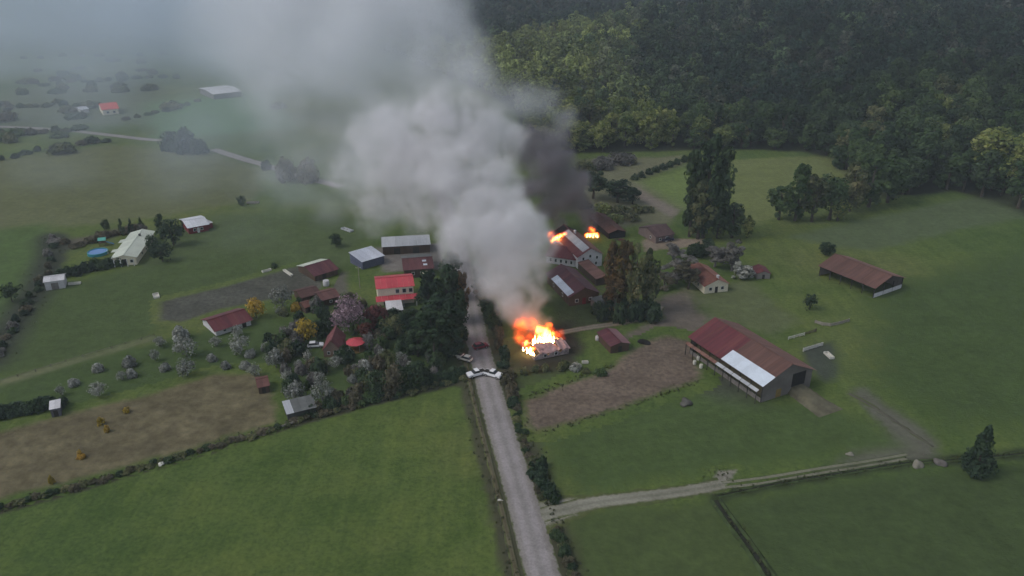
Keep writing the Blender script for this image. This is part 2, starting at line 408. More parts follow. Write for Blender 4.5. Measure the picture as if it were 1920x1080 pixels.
def gravel_mat(name, a, b_, edge=.8, ruts=.16):
    """loose gravel: mottled, paler in the wheel lines, its rim broken up by grass"""
    m, t, b = node_mat(name)
    geo = t.nodes.new('ShaderNodeNewGeometry'); v = geo.outputs['Position']
    at = t.nodes.new('ShaderNodeAttribute'); at.attribute_name = 'across'
    ab = math_(t, 'ABSOLUTE', at.outputs['Fac'])
    n1 = noise_node(t, v, .16, 5, .6); n2 = noise_node(t, v, 2.2, 4, .7); n3 = noise_node(t, v, .8, 4, .65)
    c = ramp(t, n1.outputs[0], [(.3, a), (.7, b_)]).outputs[0]
    c = mix(t, 1.0, c, ramp(t, n2.outputs[0], [(.3, (.8,) * 3), (.7, (1.18,) * 3)]).outputs[0], 'MULTIPLY')
    q = math_(t, 'ADD', ab, math_(t, 'MULTIPLY', math_(t, 'SUBTRACT', n3.outputs[0], .5), .25))
    c = mix(t, 1.0, c, ramp(t, q, [(.05, (1 - ruts, 1 - ruts * .9, 1 - ruts * 1.1)), (.3, (1 + ruts * .6,) * 3), (.5, (1 + ruts * .6,) * 3), (.72, (1 - ruts * 1.2, 1 - ruts * 1.2, 1 - ruts * 1.6))]).outputs[0], 'MULTIPLY')
    gn = t.nodes.new('ShaderNodeGroup'); gn.node_tree = GG
    e = math_(t, 'ADD', ab, math_(t, 'MULTIPLY', math_(t, 'SUBTRACT', n3.outputs[0], .5), .7))
    c = mix(t, ramp(t, e, [(edge, (0, 0, 0)), (edge + .18, (1, 1, 1))]).outputs[0], c, mix(t, .45, gn.outputs[0], (.06, .058, .035)))
    t.links.new(c, b.inputs['Base Color']); b.inputs['Roughness'].default_value = .95
    b.inputs['Specular IOR Level'].default_value = .05
    return m
M_ROAD = gravel_mat('pale_gravel', (.215, .195, .19), (.285, .26, .255), .86, .13)
M_TRACK = gravel_mat('track_gravel', (.15, .145, .11), (.25, .24, .195), .6, .14)
M_RUT = gravel_mat('grassy_rut', (.125, .125, .085), (.19, .185, .14), .55, .1)
M_PATH = gravel_mat('sandy_path', (.17, .145, .11), (.26, .225, .17))
M_VERGE = gravel_mat('dry_verge_soil', (.085, .075, .045), (.125, .112, .07), .6, .1)
_, ROADLINE = ribbon('road', 'pale gravel lane running straight up the valley past the fire', ROAD, 6.4, .05, M_ROAD, 2.0, .07, .05)
# a slim grassed bank beside the lane, left side
vl = [p + Vector((-4.55, .75, 0)) for p in ROADLINE if p.y < 178]
ribbon('verge', 'dry grass bank along the left side of the lane', None, 1.3, .02, M_VERGE, 2.0, .22, .18, world=vl)
ribbon('farm_track', 'pale stony track leading from the lane towards the big barn', [(1008, 968), (1060, 955), (1120, 942), (1250, 926), (1320, 915), (1355, 908)], 5.0, .045, M_TRACK, 1.6, .03, .55, taper=4.0)
patch('gravel_spot', 'pale gravelly spot where the farm track forks', [(1325, 912), (1345, 884), (1382, 880), (1372, 896), (1350, 918)], (.19, .18, .145), .035, 1.1, .4, .4, .9)
ribbon('farm_entrance', 'widened gravel mouth where the farm track meets the lane', [(1000, 966), (1030, 961), (1058, 953), (1095, 947)], 11.0, .04, M_TRACK, 1.5, .02, .4, taper=4.5)
for dx in (0, 1):
    ribbon('wheel_track', ['upper', 'lower'][dx] + ' pale wheel rut of the grassy field track', [(1330, 908 + dx * 9), (1430, 896 + dx * 10), (1540, 878 + dx * 9), (1620, 866 + dx * 9), (1700, 852 + dx * 8)], 1.1, .03, M_RUT, 1.5, .02, .2)
ribbon('cattle_path', 'dark muddy cattle path running down from the big barn', [(1592, 738), (1640, 765), (1700, 805), (1750, 838)], 1.5, .03, gravel_mat('mud', (.07, .066, .05), (.11, .10, .08), .5, .1), 1.6, .02, .45, taper=.7)
ribbon('footpath', 'sandy path curving past the burning house to the brown poplars', [(1050, 624), (1100, 615), (1160, 606), (1205, 596), (1228, 585), (1236, 574)], 2.6, .045, M_PATH, 1.4, .03, .2, taper=3.6)
ribbon('far_lane', 'pale distant lane beyond the fields at the left', [(400, 280), (430, 290), (462, 300), (498, 310), (560, 330), (640, 350)], 5.5, .05, M_ROAD, 3, .05, .2)
ribbon('far_lane', 'faint far lane behind the hazy field trees', [(-60, 236), (60, 240), (150, 247), (280, 262), (330, 264)], 5, .05, M_ROAD, 4, .05, .2)

def ditch(label, pts_px, half=1.1, hgt=.4):
    line = resample([G(a, b) for a, b in pts_px], 1.5); n = len(line); rr = random.Random(label)
    root = bpy.data.objects.new('ditch', None); C.objects.link(root); root.location = (line[0].x, line[0].y, 0)
    tag(root, label, kind='structure')
    for nm, prof, mat in (('bank', [(-1.25, 0), (-.75, 1), (-.4, .15)], 0), ('bank', [(.4, .15), (.75, 1), (1.25, 0)], 0), ('bed', [(-.42, .14), (.42, .14)], 1)):
        mb = MB(); m = len(prof)
        for k, p in enumerate(line):
            d = (line[min(k + 1, n - 1)] - line[max(k - 1, 0)]).normalized(); nr = Vector((d.y, -d.x, 0))
            for t, h_ in prof:
                q = p + nr * (t * half + rr.uniform(-.1, .1)) - line[0]; mb.v.append((q.x, q.y, .01 + h_ * hgt * rr.uniform(.8, 1.2)))
        for k in range(n - 1):
            for j in range(m - 1):
                a = k * m + j; mb.f.append((a, a + 1, a + m + 1, a + m))
        mb.build(nm, surf('rough_bank_grass', (.045, .066, .024), .95, .4, .5) if mat == 0 else surf('wet_ditch_soil', (.02, .022, .014), .9, .3, .8), root)
ditch('narrow dark drainage ditch running down the near right pasture', DITCH)
ditch('long shallow ditch along the lower edge of the field track', DITCH2, .5, .18)

# ------------------------------------------------------------------ palette of built things
RED = surf('red_painted_iron', lin(105, 48, 54), .55, .22, .5, .3, rust=lin(120, 70, 60), streak=True)
DKRED = surf('dark_red_iron', lin(92, 46, 55), .55, .22, .5, .3, rust=lin(120, 75, 70), streak=True)
BRROOF = surf('rusty_brown_iron', lin(108, 79, 72), .7, .25, .5, .2, rust=lin(116, 82, 70), streak=True)
PKROOF = surf('faded_rust_iron', lin(134, 98, 88), .7, .22, .5, .2, streak=True)
WHROOF = surf('pale_translucent_sheet', lin(228, 238, 250), .5, .07, .6, .3)
GALV = surf('galvanised_iron', lin(188, 190, 194), .5, .12, .5, .35, streak=True)
BRIGHTRED = surf('bright_red_roof', lin(205, 80, 90), .5, .12, .5, .3)
CREAM = surf('cream_roof', lin(212, 218, 202), .6, .07, .4, .2)
ORANGE = surf('terracotta_roof', lin(118, 78, 68), .8, .25, .8, .15)
GREYROOF = surf('weathered_grey_roof', lin(116, 118, 116), .7, .2, .6, .2)
W_WHITE = surf('white_plaster', lin(222, 220, 222), .8, .1, .8)
W_CREAM = surf('cream_plaster', lin(250, 240, 215), .8, .08, .8)
W_GREY = surf('grey_weathered_boards', lin(132, 126, 122), .85, .22, 1.2, streak=True)
W_BROWN = surf('brown_boards', lin(92, 76, 64), .85, .25, 1.0, streak=True)
W_RED = surf('red_boards', lin(120, 44, 50), .8, .15, 1.0)
W_BLUE = surf('blue_boards', lin(104, 108, 132), .8, .15, 1.0)
DARK = surf('dark_timber', (.03, .027, .024), .9, .3, 1.2)
CHAR_DARK = surf('charred_and_dark_inside', (.012, .011, .011), .95, .4, 1.5)
GLASS = surf('window_glass', (.03, .035, .04), .15, .1, .5, .5)
FRAME = surf('white_frame', (.6, .6, .58), .6, .08, 1.0)
POST = surf('pale_weathered_timber', lin(165, 158, 146), .85, .2, 1.5)
PALE = surf('whitewashed_boards', lin(225, 222, 210), .8, .18, 1.5)
CONC = surf('grey_concrete', lin(150, 146, 140), .9, .15, 1.2)

def frame_from(A, B, Cc, ze):
    a, b, c = (G(*q, ze) for q in (A, B, Cc))
    u = (b - a); L = u.length; u.normalize()
    v = Vector((-u.y, u.x, 0)); wd = (c - a).dot(v)
    if wd < 0: v = -v; wd = -wd; 
    return a, u, v, L, wd
def roof_slab(name, parent, p0, p1, q1, q0, th, mat):
    """sheet with corners p0-p1 along the eave and q0-q1 along the ridge"""
    p0, p1, q0, q1 = (Vector(t) for t in (p0, p1, q0, q1))
    n = (p1 - p0).cross(q0 - p0).normalized()
    if n.z < 0: n = -n
    mb = MB(); lo = [p0, p1, q1, q0]; mb.hexa(lo + [t + n * th for t in lo]); return mb.build(name, mat, parent)
def house(name, label, cat, A, B, Cc, ze, rise, wall=W_GREY, near=BRROOF, far=None, ov=.45, sheet=2.4, panels=(), wins=(), doors=(),
          open_near=False, mono=False, zone=None, no_front=False, ridge_cap=True, chimney=None, group=None, base_wall=None, widen=None):
    """A, B, C: photo pixels of three eave corners (A-B one long side, A-C the gable end nearest the camera)"""
    a, u, v, L, W = frame_from(A, B, Cc, ze)
    if widen: W = widen
    org = a + u * (L / 2) + v * (W / 2); org.z = 0
    # local frame: x along length from A to B, y from the A-B side to the other; keep it right-handed
    rz = math.atan2(u.y, u.x); flip = 1 if (Vector((-u.y, u.x, 0)).dot(v) > 0) else -1
    t = thing(name, label, cat, org, rz, group)
    X = lambda f: -L / 2 + f * L
    Yv = lambda f: flip * (-W / 2 + f * W)
    zr = ze + rise
    def zroof(fy):
        return ze + rise * (fy if mono else 1 - abs(2 * fy - 1))
    # walls
    mb = MB(); i = .12
    def wallquad(pts): mb.poly(pts)
    x0, x1 = X(0) + i, X(1) - i; y0, y1 = Yv(0) * (1 - .02), Yv(1) * (1 - .02); ym = (y0 + y1) / 2
    zw0, zw1 = ze - .06, (zr if mono else ze) - .06
    if not open_near: wallquad([(x0, y0, 0), (x1, y0, 0), (x1, y0, zw0), (x0, y0, zw0)])
    elif base_wall: wallquad([(x0, y0, 0), (x1, y0, 0), (x1, y0, base_wall), (x0, y0, base_wall)])
    wallquad([(x0, y1, 0), (x1, y1, 0), (x1, y1, zw1), (x0, y1, zw1)])
    for xx in ((x1,) if no_front else (x0, x1)):
        if mono: wallquad([(xx, y0, 0), (xx, y1, 0), (xx, y1, zw1), (xx, y0, zw0)])
        else: wallquad([(xx, y0, 0), (xx, y1, 0), (xx, y1, ze - .06), (xx, ym, zr - .06), (xx, y0, ze - .06)])
    wo = mb.build('wall', wall, t); 
    so_ = wo.modifiers.new('thickness', 'SOLIDIFY'); so_.thickness = .18; so_.offset = 0
    if open_near:
        k = max(3, int(L / 3.5)); 
        for j in range(k + 1):
            xx = x0 + (x1 - x0) * j / k; MB().box(xx - .09, xx + .09, y0 - .09, y0 + .09, 0, ze - .08).build('post', DARK, t)
    # roof: two (or one) slopes of sheets
    far = far or near
    slopes = [('near', 0.0, 1.0 if mono else .5)] + ([] if mono else [('far', 1.0, .5)])
    sl_len = math.hypot(rise, W if mono else W / 2)
    for nm, fe, fr in slopes:
        ye, yr = Yv(fe), Yv(fr); dz = (zr - ze) / (yr - ye); s = 1 if ye > yr else -1
        yo = ye + s * ov; zo = ze - abs(dz) * ov
        if mono: yr2 = yr - s * ov; zr2 = zr + abs(dz) * ov
        else: yr2, zr2 = yr, zr
        root = thing('roof', None, None); root.parent = t; root.name = 'roof'
        nsh = max(1, round((L + 2 * ov) / sheet)); xa, xb = X(0) - ov, X(1) + ov
        mats = {}
        for j in range(nsh):
            f0, f1 = j / nsh, (j + 1) / nsh; fm = (f0 + f1) / 2
            m_ = (zone(nm, fm) if zone else None) or (near if nm == 'near' else far)
            jz = rnd.uniform(0, .025)
            g_ = .012
            roof_slab('roof_sheet', root, (xa + (xb - xa) * f0 + g_, yo, zo + jz), (xa + (xb - xa) * f1 - g_, yo, zo + jz), (xa + (xb - xa) * f1 - g_, yr2, zr2 + jz), (xa + (xb - xa) * f0 + g_, yr2, zr2 + jz), .05, m_)
        for (pn, a0, a1, s0, s1, pm) in panels:
            if pn != nm: continue
            k = max(1, round((a1 - a0) * L / 2.2))
            for j in range(k):
                b0 = a0 + (a1 - a0) * j / k; b1 = a0 + (a1 - a0) * (j + 1) / k
                q = lambda fx, s_: (X(fx) - (ov if fx < .001 else 0), yo + (yr - yo) * s_, zo + (zr - zo) * s_ + .10)
                roof_slab('roof_panel', root, q(b0, s0), q(b1, s0), q(b1, s1), q(b0, s1), .04 + .006 * (j % 2), pm)
    if ridge_cap and not mono:
        mb = MB(); mb.beam((X(0) - ov, Yv(.5), zr + .09), (X(1) + ov, Yv(.5), zr + .09), .45, .08); mb.build('ridge_cap', near, t)
    # openings: (side, position 0..1, sill z, width, height); side n=near long, g=gable at A, f=far long, h=gable at B
    def opening(side, f, z0, w_, h_, kind):
        e = .14
        if side in 'nf':
            yy = y0 if side == 'n' else y1; s = flip * (-1 if side == 'n' else 1)
            xx = X(f); bx = lambda ww, d0, d1, za, zb: (xx - ww / 2, xx + ww / 2, min(yy + s * d0, yy + s * d1), max(yy + s * d0, yy + s * d1), za, zb)
        else:
            xx = x0 if side == 'g' else x1; s = -1 if side == 'g' else 1
            yy = Yv(f); bx = lambda ww, d0, d1, za, zb: (min(xx + s * d0, xx + s * d1), max(xx + s * d0, xx + s * d1), yy - ww / 2, yy + ww / 2, za, zb)
        if kind == 'window':
            wn = MB().box(*bx(w_, .05, e, z0, z0 + h_)).build('window', FRAME, t)
            MB().box(*bx(w_ - .22, .06, e + .02, z0 + .12, z0 + h_ - .12)).build('pane', GLASS, wn)
        elif kind == 'opening':
            MB().box(*bx(w_, .04, e, z0, z0 + h_)).build('painted_dark_doorway', CHAR_DARK, t)  # solid near-black box painted in for the shaded inside of an open doorway
        else:
            d = MB().box(*bx(w_, .05, e, z0, z0 + h_)).build('door', kind, t)
            MB().box(*bx(.12, e, e + .06, z0 + h_ * .45, z0 + h_ * .52)).build('handle', DARK, d)
    for o_ in wins: opening(*o_, 'window')
    for o_ in doors: opening(*o_[:5], o_[5])
    if chimney:
        fx, fy, ch, cm = chimney
        cz = zroof(fy)
        MB().box(X(fx) - .3, X(fx) + .3, Yv(fy) - .3, Yv(fy) + .3, cz - .4, cz + ch).box(X(fx) - .38, X(fx) + .38, Yv(fy) - .38, Yv(fy) + .38, cz + ch, cz + ch + .12).build('chimney', cm, t)
    return t, X, Yv, L, W, flip

# ------------------------------------------------------------------ the big hay barn at the right
t, X, Yv, L, W, fl = house('barn', 'big hay barn with red and brown iron roof and one pale sheet panel', 'barn', (1431, 721), (1295.5, 631), (1535.5, 698), 5.0, 3.6,
      wall=W_GREY, near=BRROOF, far=PKROOF, sheet=2.0, zone=lambda n, f: (RED if (n == 'near' and f > .5) else None),
      panels=[('near', 0, .53, .0, .42, WHROOF)], open_near=True, base_wall=1.1,
      doors=[('g', .72, 1.7, 4.2, 3.6, 'opening'), ('g', .34, 0.1, 1.6, 2.2, surf('ochre_door', lin(150, 125, 70), .8, .15))], ov=.6)
# low skirt roof along the open side, pale under the pale panel, brown further along
for k in range(9):
    f0, f1 = k / 9 + .003, (k + 1) / 9 - .003
    ys = Yv(0)
    roof_slab('eave_sheet', t, (X(f0), ys - fl * 1.7, 3.35), (X(f1), ys - fl * 1.7, 3.35), (X(f1), ys - fl * .9, 3.75), (X(f0), ys - fl * .9, 3.75), .05, GALV if f1 < .56 else PKROOF)
for k in range(10):
    xx = X(k / 9 * .98 + .01); MB().box(xx - .08, xx + .08, Yv(0) - fl * 1.5 - .08, Yv(0) - fl * 1.5 + .08, 0, 3.35).build('post', DARK, t)
MB().box(X(0) + .3, X(1) - .3, min(Yv(.12), Yv(.9)), max(Yv(.12), Yv(.9)), .02, 2.6).build('hay_stack', surf('old_hay', (.10, .085, .05), .95, .3, .8), t)
# grassed earth ramp up to the barn door
def earth_ramp():
    d0 = t.matrix_basis @ Vector((X(0) + .3, Yv(.72), 0)); ax = (t.matrix_basis.to_3x3() @ Vector((-1, 0, 0))).normalized(); sd = Vector((-ax.y, ax.x, 0))
    mb = MB(); n = 16; prof = [(-1.9, 0), (-1.35, .75), (-.8, 1), (.8, 1), (1.35, .75), (1.9, 0)]; rr = random.Random(3)
    for k in range(n + 1):
        s = k / n; h_ = 1.75 * (1 - s ** 1.35) + .03; wd = 1.5 + .5 * s
        for a, b in prof:
            q = ax * (s * 11) + sd * (a * wd + rr.uniform(-.15, .15)); mb.v.append((q.x, q.y, max(.012, b * h_ + rr.uniform(-.06, .06))))
    for k in range(n):
        for j in range(len(prof) - 1):
            a = k * 6 + j; mb.f.append((a, a + 1, a + 7, a + 6))
    o = mb.build('earth_ramp', surf('ramp_earth', (.115, .105, .07), .95, .35, .5), smooth=True); o.location = (d0.x, d0.y, 0)
    tag(o, 'grassy earth ramp sloping up to the open barn door', 'ramp')
earth_ramp()

# second barn further right
t2, X, Yv, L, W, fl = house('field_shed', 'long brown-roofed open shed standing alone in the right pasture', 'shed', (1641, 539), (1538, 498), (1700, 522), 3.6, 2.4,
      wall=W_GREY, near=BRROOF, far=PKROOF, sheet=2.0, open_near=True, no_front=True, ov=.5)
MB().box(X(0) + .1, X(0) + .32, min(Yv(0), Yv(1)) + .3, max(Yv(0), Yv(1)) - .3, 0, 1.25).build('base_wall', W_WHITE, t2)
for k in range(4):
    MB().box(X(0) + .1, X(0) + .28, Yv(k / 3) * .97 - .09, Yv(k / 3) * .97 + .09, 0, 3.5).build('post', DARK, t2)

# shed by the fire
house('garden_shed', 'small shed with faded pink iron roof right of the burning house', 'shed', (1146, 649), (1121, 623), (1178, 641), 2.3, .75, wall=W_BROWN, near=DKRED, far=surf('pink_iron', lin(148, 112, 116), .6, .12, .5, .2), sheet=1.3, ov=.3, doors=[('g', .5, 0, 1, 1.8, DARK)])

# red-roofed farm complex behind the fire
house('farmhouse', 'two-storey red-roofed farmhouse with white gable and fire at its far end', 'house', (1084, 481), (1036, 436), (1128, 474), 4.4, 2.4, wall=W_WHITE, near=RED, far=PKROOF, sheet=1.8, ov=.5,
      panels=[('near', .02, .80, .48, .97, GALV), ('near', .84, 1, .02, .98, CHAR_DARK), ('far', .88, 1, .05, .98, CHAR_DARK)], wins=[('g', .22, 2.7, .9, 1.2), ('g', .5, 3.4, .9, 1.2), ('g', .78, 2.7, .9, 1.2), ('g', .25, .7, .9, 1.2), ('g', .75, .7, .9, 1.2), ('n', .2, 2.6, 1, 1.2), ('n', .5, 2.6, 1, 1.2)],
      doors=[('g', .5, 0, 1.0, 2.1, W_BROWN)], chimney=(.62, .55, 1.2, W_WHITE))
house('house_wing', 'red-roofed white wing joining the farmhouse beside the smoke', 'house', (1078, 487), (1024, 479), (1092, 463), 2.6, 1.8, wall=W_WHITE, near=RED, sheet=1.8, ov=.4, ridge_cap=False,
      wins=[('n', f, .7, .9, 1.3) for f in (.12, .3, .48, .66, .84)])
house('farm_porch', 'rusty pink lean-to roof below the white gable of the farmhouse', 'porch', (1118, 523), (1084, 492), (1128, 512), 2.4, .5, wall=W_BROWN, near=PKROOF, mono=True, sheet=1.5, ov=.2)
house('farm_building', 'dark red roofed building with a white rectangular roof panel', 'house', (1068, 556), (1026, 512), (1122, 547), 3.2, 2.3, wall=W_BROWN, near=DKRED, far=DKRED, sheet=1.8, ov=.5,
      panels=[('near', .03, .76, .02, .42, WHROOF), ('far', .45, .6, .55, .97, PKROOF)], wins=[('g', .25, .9, 1.1, 1.1), ('g', .72, .9, 1.1, 1.1), ('n', .3, .9, 1, 1.1), ('n', .7, .9, 1, 1.1)], doors=[('g', .5, 0, 1.1, 2.1, W_RED)])
house('wood_store', 'small pale lean-to store at the corner of the dark red building', 'shed', (1122, 571), (1142, 566), (1112, 560), 2.0, .4, wall=W_GREY, near=GREYROOF, mono=True, sheet=1.2, ov=.15, open_near=True)
house('cottage', 'brown-roofed cottage with pale end wall under the tall dark trees', 'house', (1230, 444), (1264, 438), (1207, 424), 2.6, 1.8, wall=surf('mauve_grey_plaster', lin(128, 112, 108), .85, .12), near=surf('brown_slate_roof', lin(96, 76, 76), .8, .2, .7), sheet=1.8, ov=.35,
      wins=[('g', .3, .9, .9, 1.0), ('n', .25, .8, 1, 1)], doors=[('n', .6, 0, .9, 2, W_WHITE)])
house('bungalow', 'orange-brown roofed bungalow half hidden by grey bare trees', 'house', (1322, 536), (1284, 503), (1360, 526), 2.7, 1.8, wall=W_CREAM, near=ORANGE, far=surf('pale_terracotta', lin(156, 112, 100), .8, .15, .8), sheet=1.6, ov=.4,
      wins=[('g', .25, .8, 1.1, 1.2), ('g', .75, .8, 1.1, 1.2), ('n', .3, .8, 1, 1.2)], doors=[('g', .5, 0, .95, 2, DARK)], chimney=(.1, .6, .9, W_WHITE))
house('chicken_house', 'little red-roofed hut among blossoming shrubs beyond the bungalow', 'hut', (1420, 513), (1410, 500), (1440, 507), 1.9, .8, wall=W_GREY, near=RED, sheet=1.2, ov=.2, doors=[('g', .5, 0, .8, 1.5, DARK)])
# burnt-out outbuilding behind the farmhouse
rt, X, Yv, L, W, fl = house('burning_outbuilding', 'collapsing outbuilding with sagging brown roof beside the far flames', 'outbuilding', (1142, 437), (1104, 404), (1166, 428), 2.3, 1.0, wall=CHAR_DARK, near=surf('scorched_iron', lin(104, 74, 66), .8, .35, .6), sheet=1.6, ov=.3)
for k in range(7):
    a = Vector((X(.05) - 1 - k * .9, Yv(.3 + .1 * k) + rnd.uniform(-1, 1), .1)); MB().beam(a, a + Vector((rnd.uniform(-2, 2), rnd.uniform(-1.5, 1.5), rnd.uniform(.2, 1.0))), 1.2 if k % 2 else .2, .06).build('fallen_sheet' if k % 2 else 'fallen_beam', DKRED if k % 2 else CHAR_DARK, rt)

# ------------------------------------------------------------------ hamlet left of the lane
hb, X, Yv, L, W, fl = house('villa', 'cream two-storey house with bright red upper and lower roofs', 'house', (707, 541), (775, 535), (701, 519), 5.6, 1.3, wall=W_CREAM, near=BRIGHTRED, sheet=1.6, ov=.4,
      wins=[('n', .55, 3.5, 1.2, 1.4), ('n', .74, 3.5, 1.2, 1.4), ('n', .92, 3.5, 1.2, 1.4)], doors=[('n', .2, 0, 1.0, 2.1, W_BROWN)])
sk = thing('skirt_roof', None, None); sk.parent = hb
for k in range(7):
    f0, f1 = -.06 + k * .165, -.06 + (k + 1) * .165 - .004
    roof_slab('roof_sheet', sk, (X(f0), Yv(0) - fl * 2.6, 2.35), (X(f1), Yv(0) - fl * 2.6, 2.35), (X(f1), Yv(0) - fl * .15, 3.05), (X(f0), Yv(0) - fl * .15, 3.05), .05, BRIGHTRED)
for k in range(4):
    xx = X(-.03 + k * .36); MB().box(xx - .08, xx + .08, Yv(0) - fl * 2.4 - .08, Yv(0) - fl * 2.4 + .08, 0, 2.4).build('post', FRAME, hb)
house('carport', 'flat white-roofed carport in front of the red-roofed villa', 'carport', (726, 584), (756, 581), (706, 558), 2.2, .3, wall=W_WHITE, near=W_WHITE, mono=True, sheet=1.6, ov=.1, open_near=True)
house('metal_shed', 'long low shed with pale galvanised roof under the smoke', 'shed', (717, 463), (806, 458), (714, 449), 3.0, .7, wall=W_BROWN, near=GALV, mono=True, sheet=2.4, ov=.3, doors=[('n', .3, 0, 2.2, 2.3, DARK), ('n', .7, 0, 2.2, 2.3, DARK)])
house('boat_shed', 'blue-walled shed with tilted white roof at the left end', 'shed', (679, 491), (720, 479), (677, 472), 2.8, .9, wall=W_BLUE, near=surf('white_iron', lin(214, 218, 230), .5, .08, .5, .3), mono=True, sheet=2.0, ov=.25)
house('workshop', 'dull red-roofed workshop between the metal shed and dark trees', 'workshop', (758, 506), (812, 502), (754, 480), 3.0, 1.4, wall=W_BROWN, near=surf('dull_red_iron', lin(112, 74, 76), .7, .2, .5, streak=True), far=GREYROOF, sheet=2.0, ov=.4, wins=[('n', .3, 1, 1, 1), ('n', .6, 1, 1, 1)], panels=[('near', .66, .8, .62, .76, WHROOF), ('near', .68, .82, .3, .44, WHROOF)])
house('stable', 'dark red-roofed stable with a white far roof edge', 'stable', (590, 517), (633, 504), (566, 496), 2.0, 1.5, wall=W_BROWN, near=DKRED, far=CREAM, sheet=1.8, ov=.4, doors=[('n', .4, 0, 1.4, 1.7, DARK)])
house('long_shed', 'long dark red shed with a low white wall in the orchard', 'shed', (404, 620), (470, 599), (388, 596), 1.7, 1.5, wall=W_WHITE, near=RED, far=RED, sheet=1.8, ov=.5, doors=[('n', .5, 0, 1.2, 1.5, DARK), ('n', .8, 0, 1.2, 1.5, DARK)], wins=[('n', .25, .6, 1, .7)])
house('hut', 'brown-roofed hut nearest the dark red stable', 'hut', (566, 558), (600, 549), (556, 543), 2.2, .9, wall=W_BROWN, near=surf('brown_iron_a', lin(96, 70, 66), .8, .2, .6), sheet=1.5, ov=.3, doors=[('n', .5, 0, .9, 1.8, DARK)])
house('hut', 'mauve-brown hut above the pink blossom tree', 'hut', (604, 563), (636, 555), (600, 545), 2.3, 1.0, wall=W_BROWN, near=surf('brown_iron_b', lin(112, 78, 74), .8, .2, .6), sheet=1.5, ov=.3, wins=[('n', .5, .9, .9, .8)])
house('hut', 'tiny orange-brown roofed hut below two larger brown huts', 'hut', (572, 577), (587, 572), (566, 566), 1.9, .8, wall=W_BROWN, near=ORANGE, sheet=1.2, ov=.2, doors=[('n', .5, 0, .8, 1.5, DARK)])
house('garden_house', 'steep pinkish roofed garden house beside the white car', 'house', (606, 655), (616, 628), (638, 653), 2.4, 2.6, wall=surf('tan_plaster', lin(140, 118, 104), .85, .15), near=surf('pinkish_tile', lin(132, 84, 84), .8, .2, .8), sheet=1.4, ov=.3, wins=[('g', .3, .8, .8, .9)], doors=[('g', .68, 0, .8, 1.9, W_WHITE)])
house('tool_shed', 'reddish tool shed at the right end of the fallow field', 'shed', (484, 726), (504, 722), (481, 708), 2.0, .9, wall=W_BROWN, near=surf('brown_iron_c', lin(118, 82, 76), .8, .2, .6), sheet=1.4, ov=.25, doors=[('n', .5, 0, .9, 1.7, DARK)])
house('greenhouse', 'grey-roofed garden shed with pale corner beside the pasture hedge', 'shed', (539, 776), (592, 763), (532, 757), 2.1, .5, wall=surf('dark_grey_boards', lin(70, 72, 70), .85, .2), near=GREYROOF, mono=True, sheet=1.6, ov=.25, zone=lambda n, f: GALV if f < .22 else None, doors=[('n', .7, 0, 1, 1.8, DARK)])
house('pump_house', 'tiny white-roofed pump house in the dark hedge', 'hut', (93, 768), (112, 764), (91, 756), 2.2, .4, wall=surf('slate_grey_plaster', lin(104, 104, 112), .85, .12), near=W_WHITE, mono=True, sheet=1.5, ov=.15, doors=[('n', .5, 0, .9, 1.7, DARK)])
# left farm with pool
cf, X, Yv, L, W, fl = house('pool_house', 'long cream-roofed bungalow beside the round blue pool', 'house', (254, 481), (287, 434), (211, 483), 2.9, .9, wall=W_CREAM, near=CREAM, far=CREAM, sheet=2.4, ov=.6,
      doors=[('g', .5, 0, 1.6, 2.2, DARK)], wins=[('g', .2, .8, 1.1, 1.2), ('g', .8, .8, 1.1, 1.2), ('n', .3, .8, 1.2, 1.1), ('n', .6, .8, 1.2, 1.1)], chimney=(.75, .4, .7, GREYROOF))
for k in range(4): MB().box(X(0) - 1.2, X(0) - 1.0, Yv(.08 + .28 * k) - .1, Yv(.08 + .28 * k) + .1, 0, 2.6).build('post', FRAME, cf)
for k, (fx, wd) in enumerate(((.25, 2.6), (.62, 3.2))):
    roof_slab('roof_extension', cf, (X(fx), Yv(1) + fl * 2.2, 2.55), (X(fx) + wd, Yv(1) + fl * 2.2, 2.55), (X(fx) + wd, Yv(1) + fl * .3, 2.75), (X(fx), Yv(1) + fl * .3, 2.75), .05, CREAM)
house('chalet', 'white-roofed chalet with red walls and white windows', 'house', (353, 427), (390, 420), (356, 408), 2.6, 1.0, wall=W_RED, near=surf('white_roof', lin(225, 227, 232), .6, .06), sheet=2.0, ov=.5, wins=[('n', .3, .8, 1.1, 1.1), ('n', .65, .8, 1.1, 1.1)], doors=[('n', .48, 0, .9, 2, FRAME)])
house('annex', 'low white-roofed annex against the right side of the chalet', 'house', (388, 420), (398, 417), (386, 414), 2.0, .3, wall=W_RED, near=W_WHITE, mono=True, sheet=1.6, ov=.2)
house('white_shed', 'white gabled shed at the corner of the hedge', 'shed', (82, 529), (119, 524), (79, 519), 2.9, .7, wall=W_WHITE, near=W_WHITE, sheet=2.0, ov=.25, doors=[('n', .5, 0, 2.0, 2.2, W_GREY)])
# far buildings in the haze
house('far_barn', 'long white barn far off in the hazy valley', 'barn', (400, 177), (452, 171), (395, 163), 3.5, 1.0, wall=W_GREY, near=W_WHITE, sheet=6, ov=.5)
house('far_house', 'distant house with orange-red roof in the haze', 'house', (192, 206), (222, 203), (188, 196), 3.5, 2.2, wall=W_CREAM, near=surf('orange_red_roof', lin(215, 92, 84), .7, .1), sheet=4, ov=.5, wins=[('n', .3, 1, 1.4, 1.3), ('n', .7, 1, 1.4, 1.3)])
house('far_hut', 'pale far hut left of the orange-red roofed house', 'hut', (151, 206), (166, 204), (150, 200), 2.5, .8, wall=W_WHITE, near=GALV, sheet=4, ov=.3)

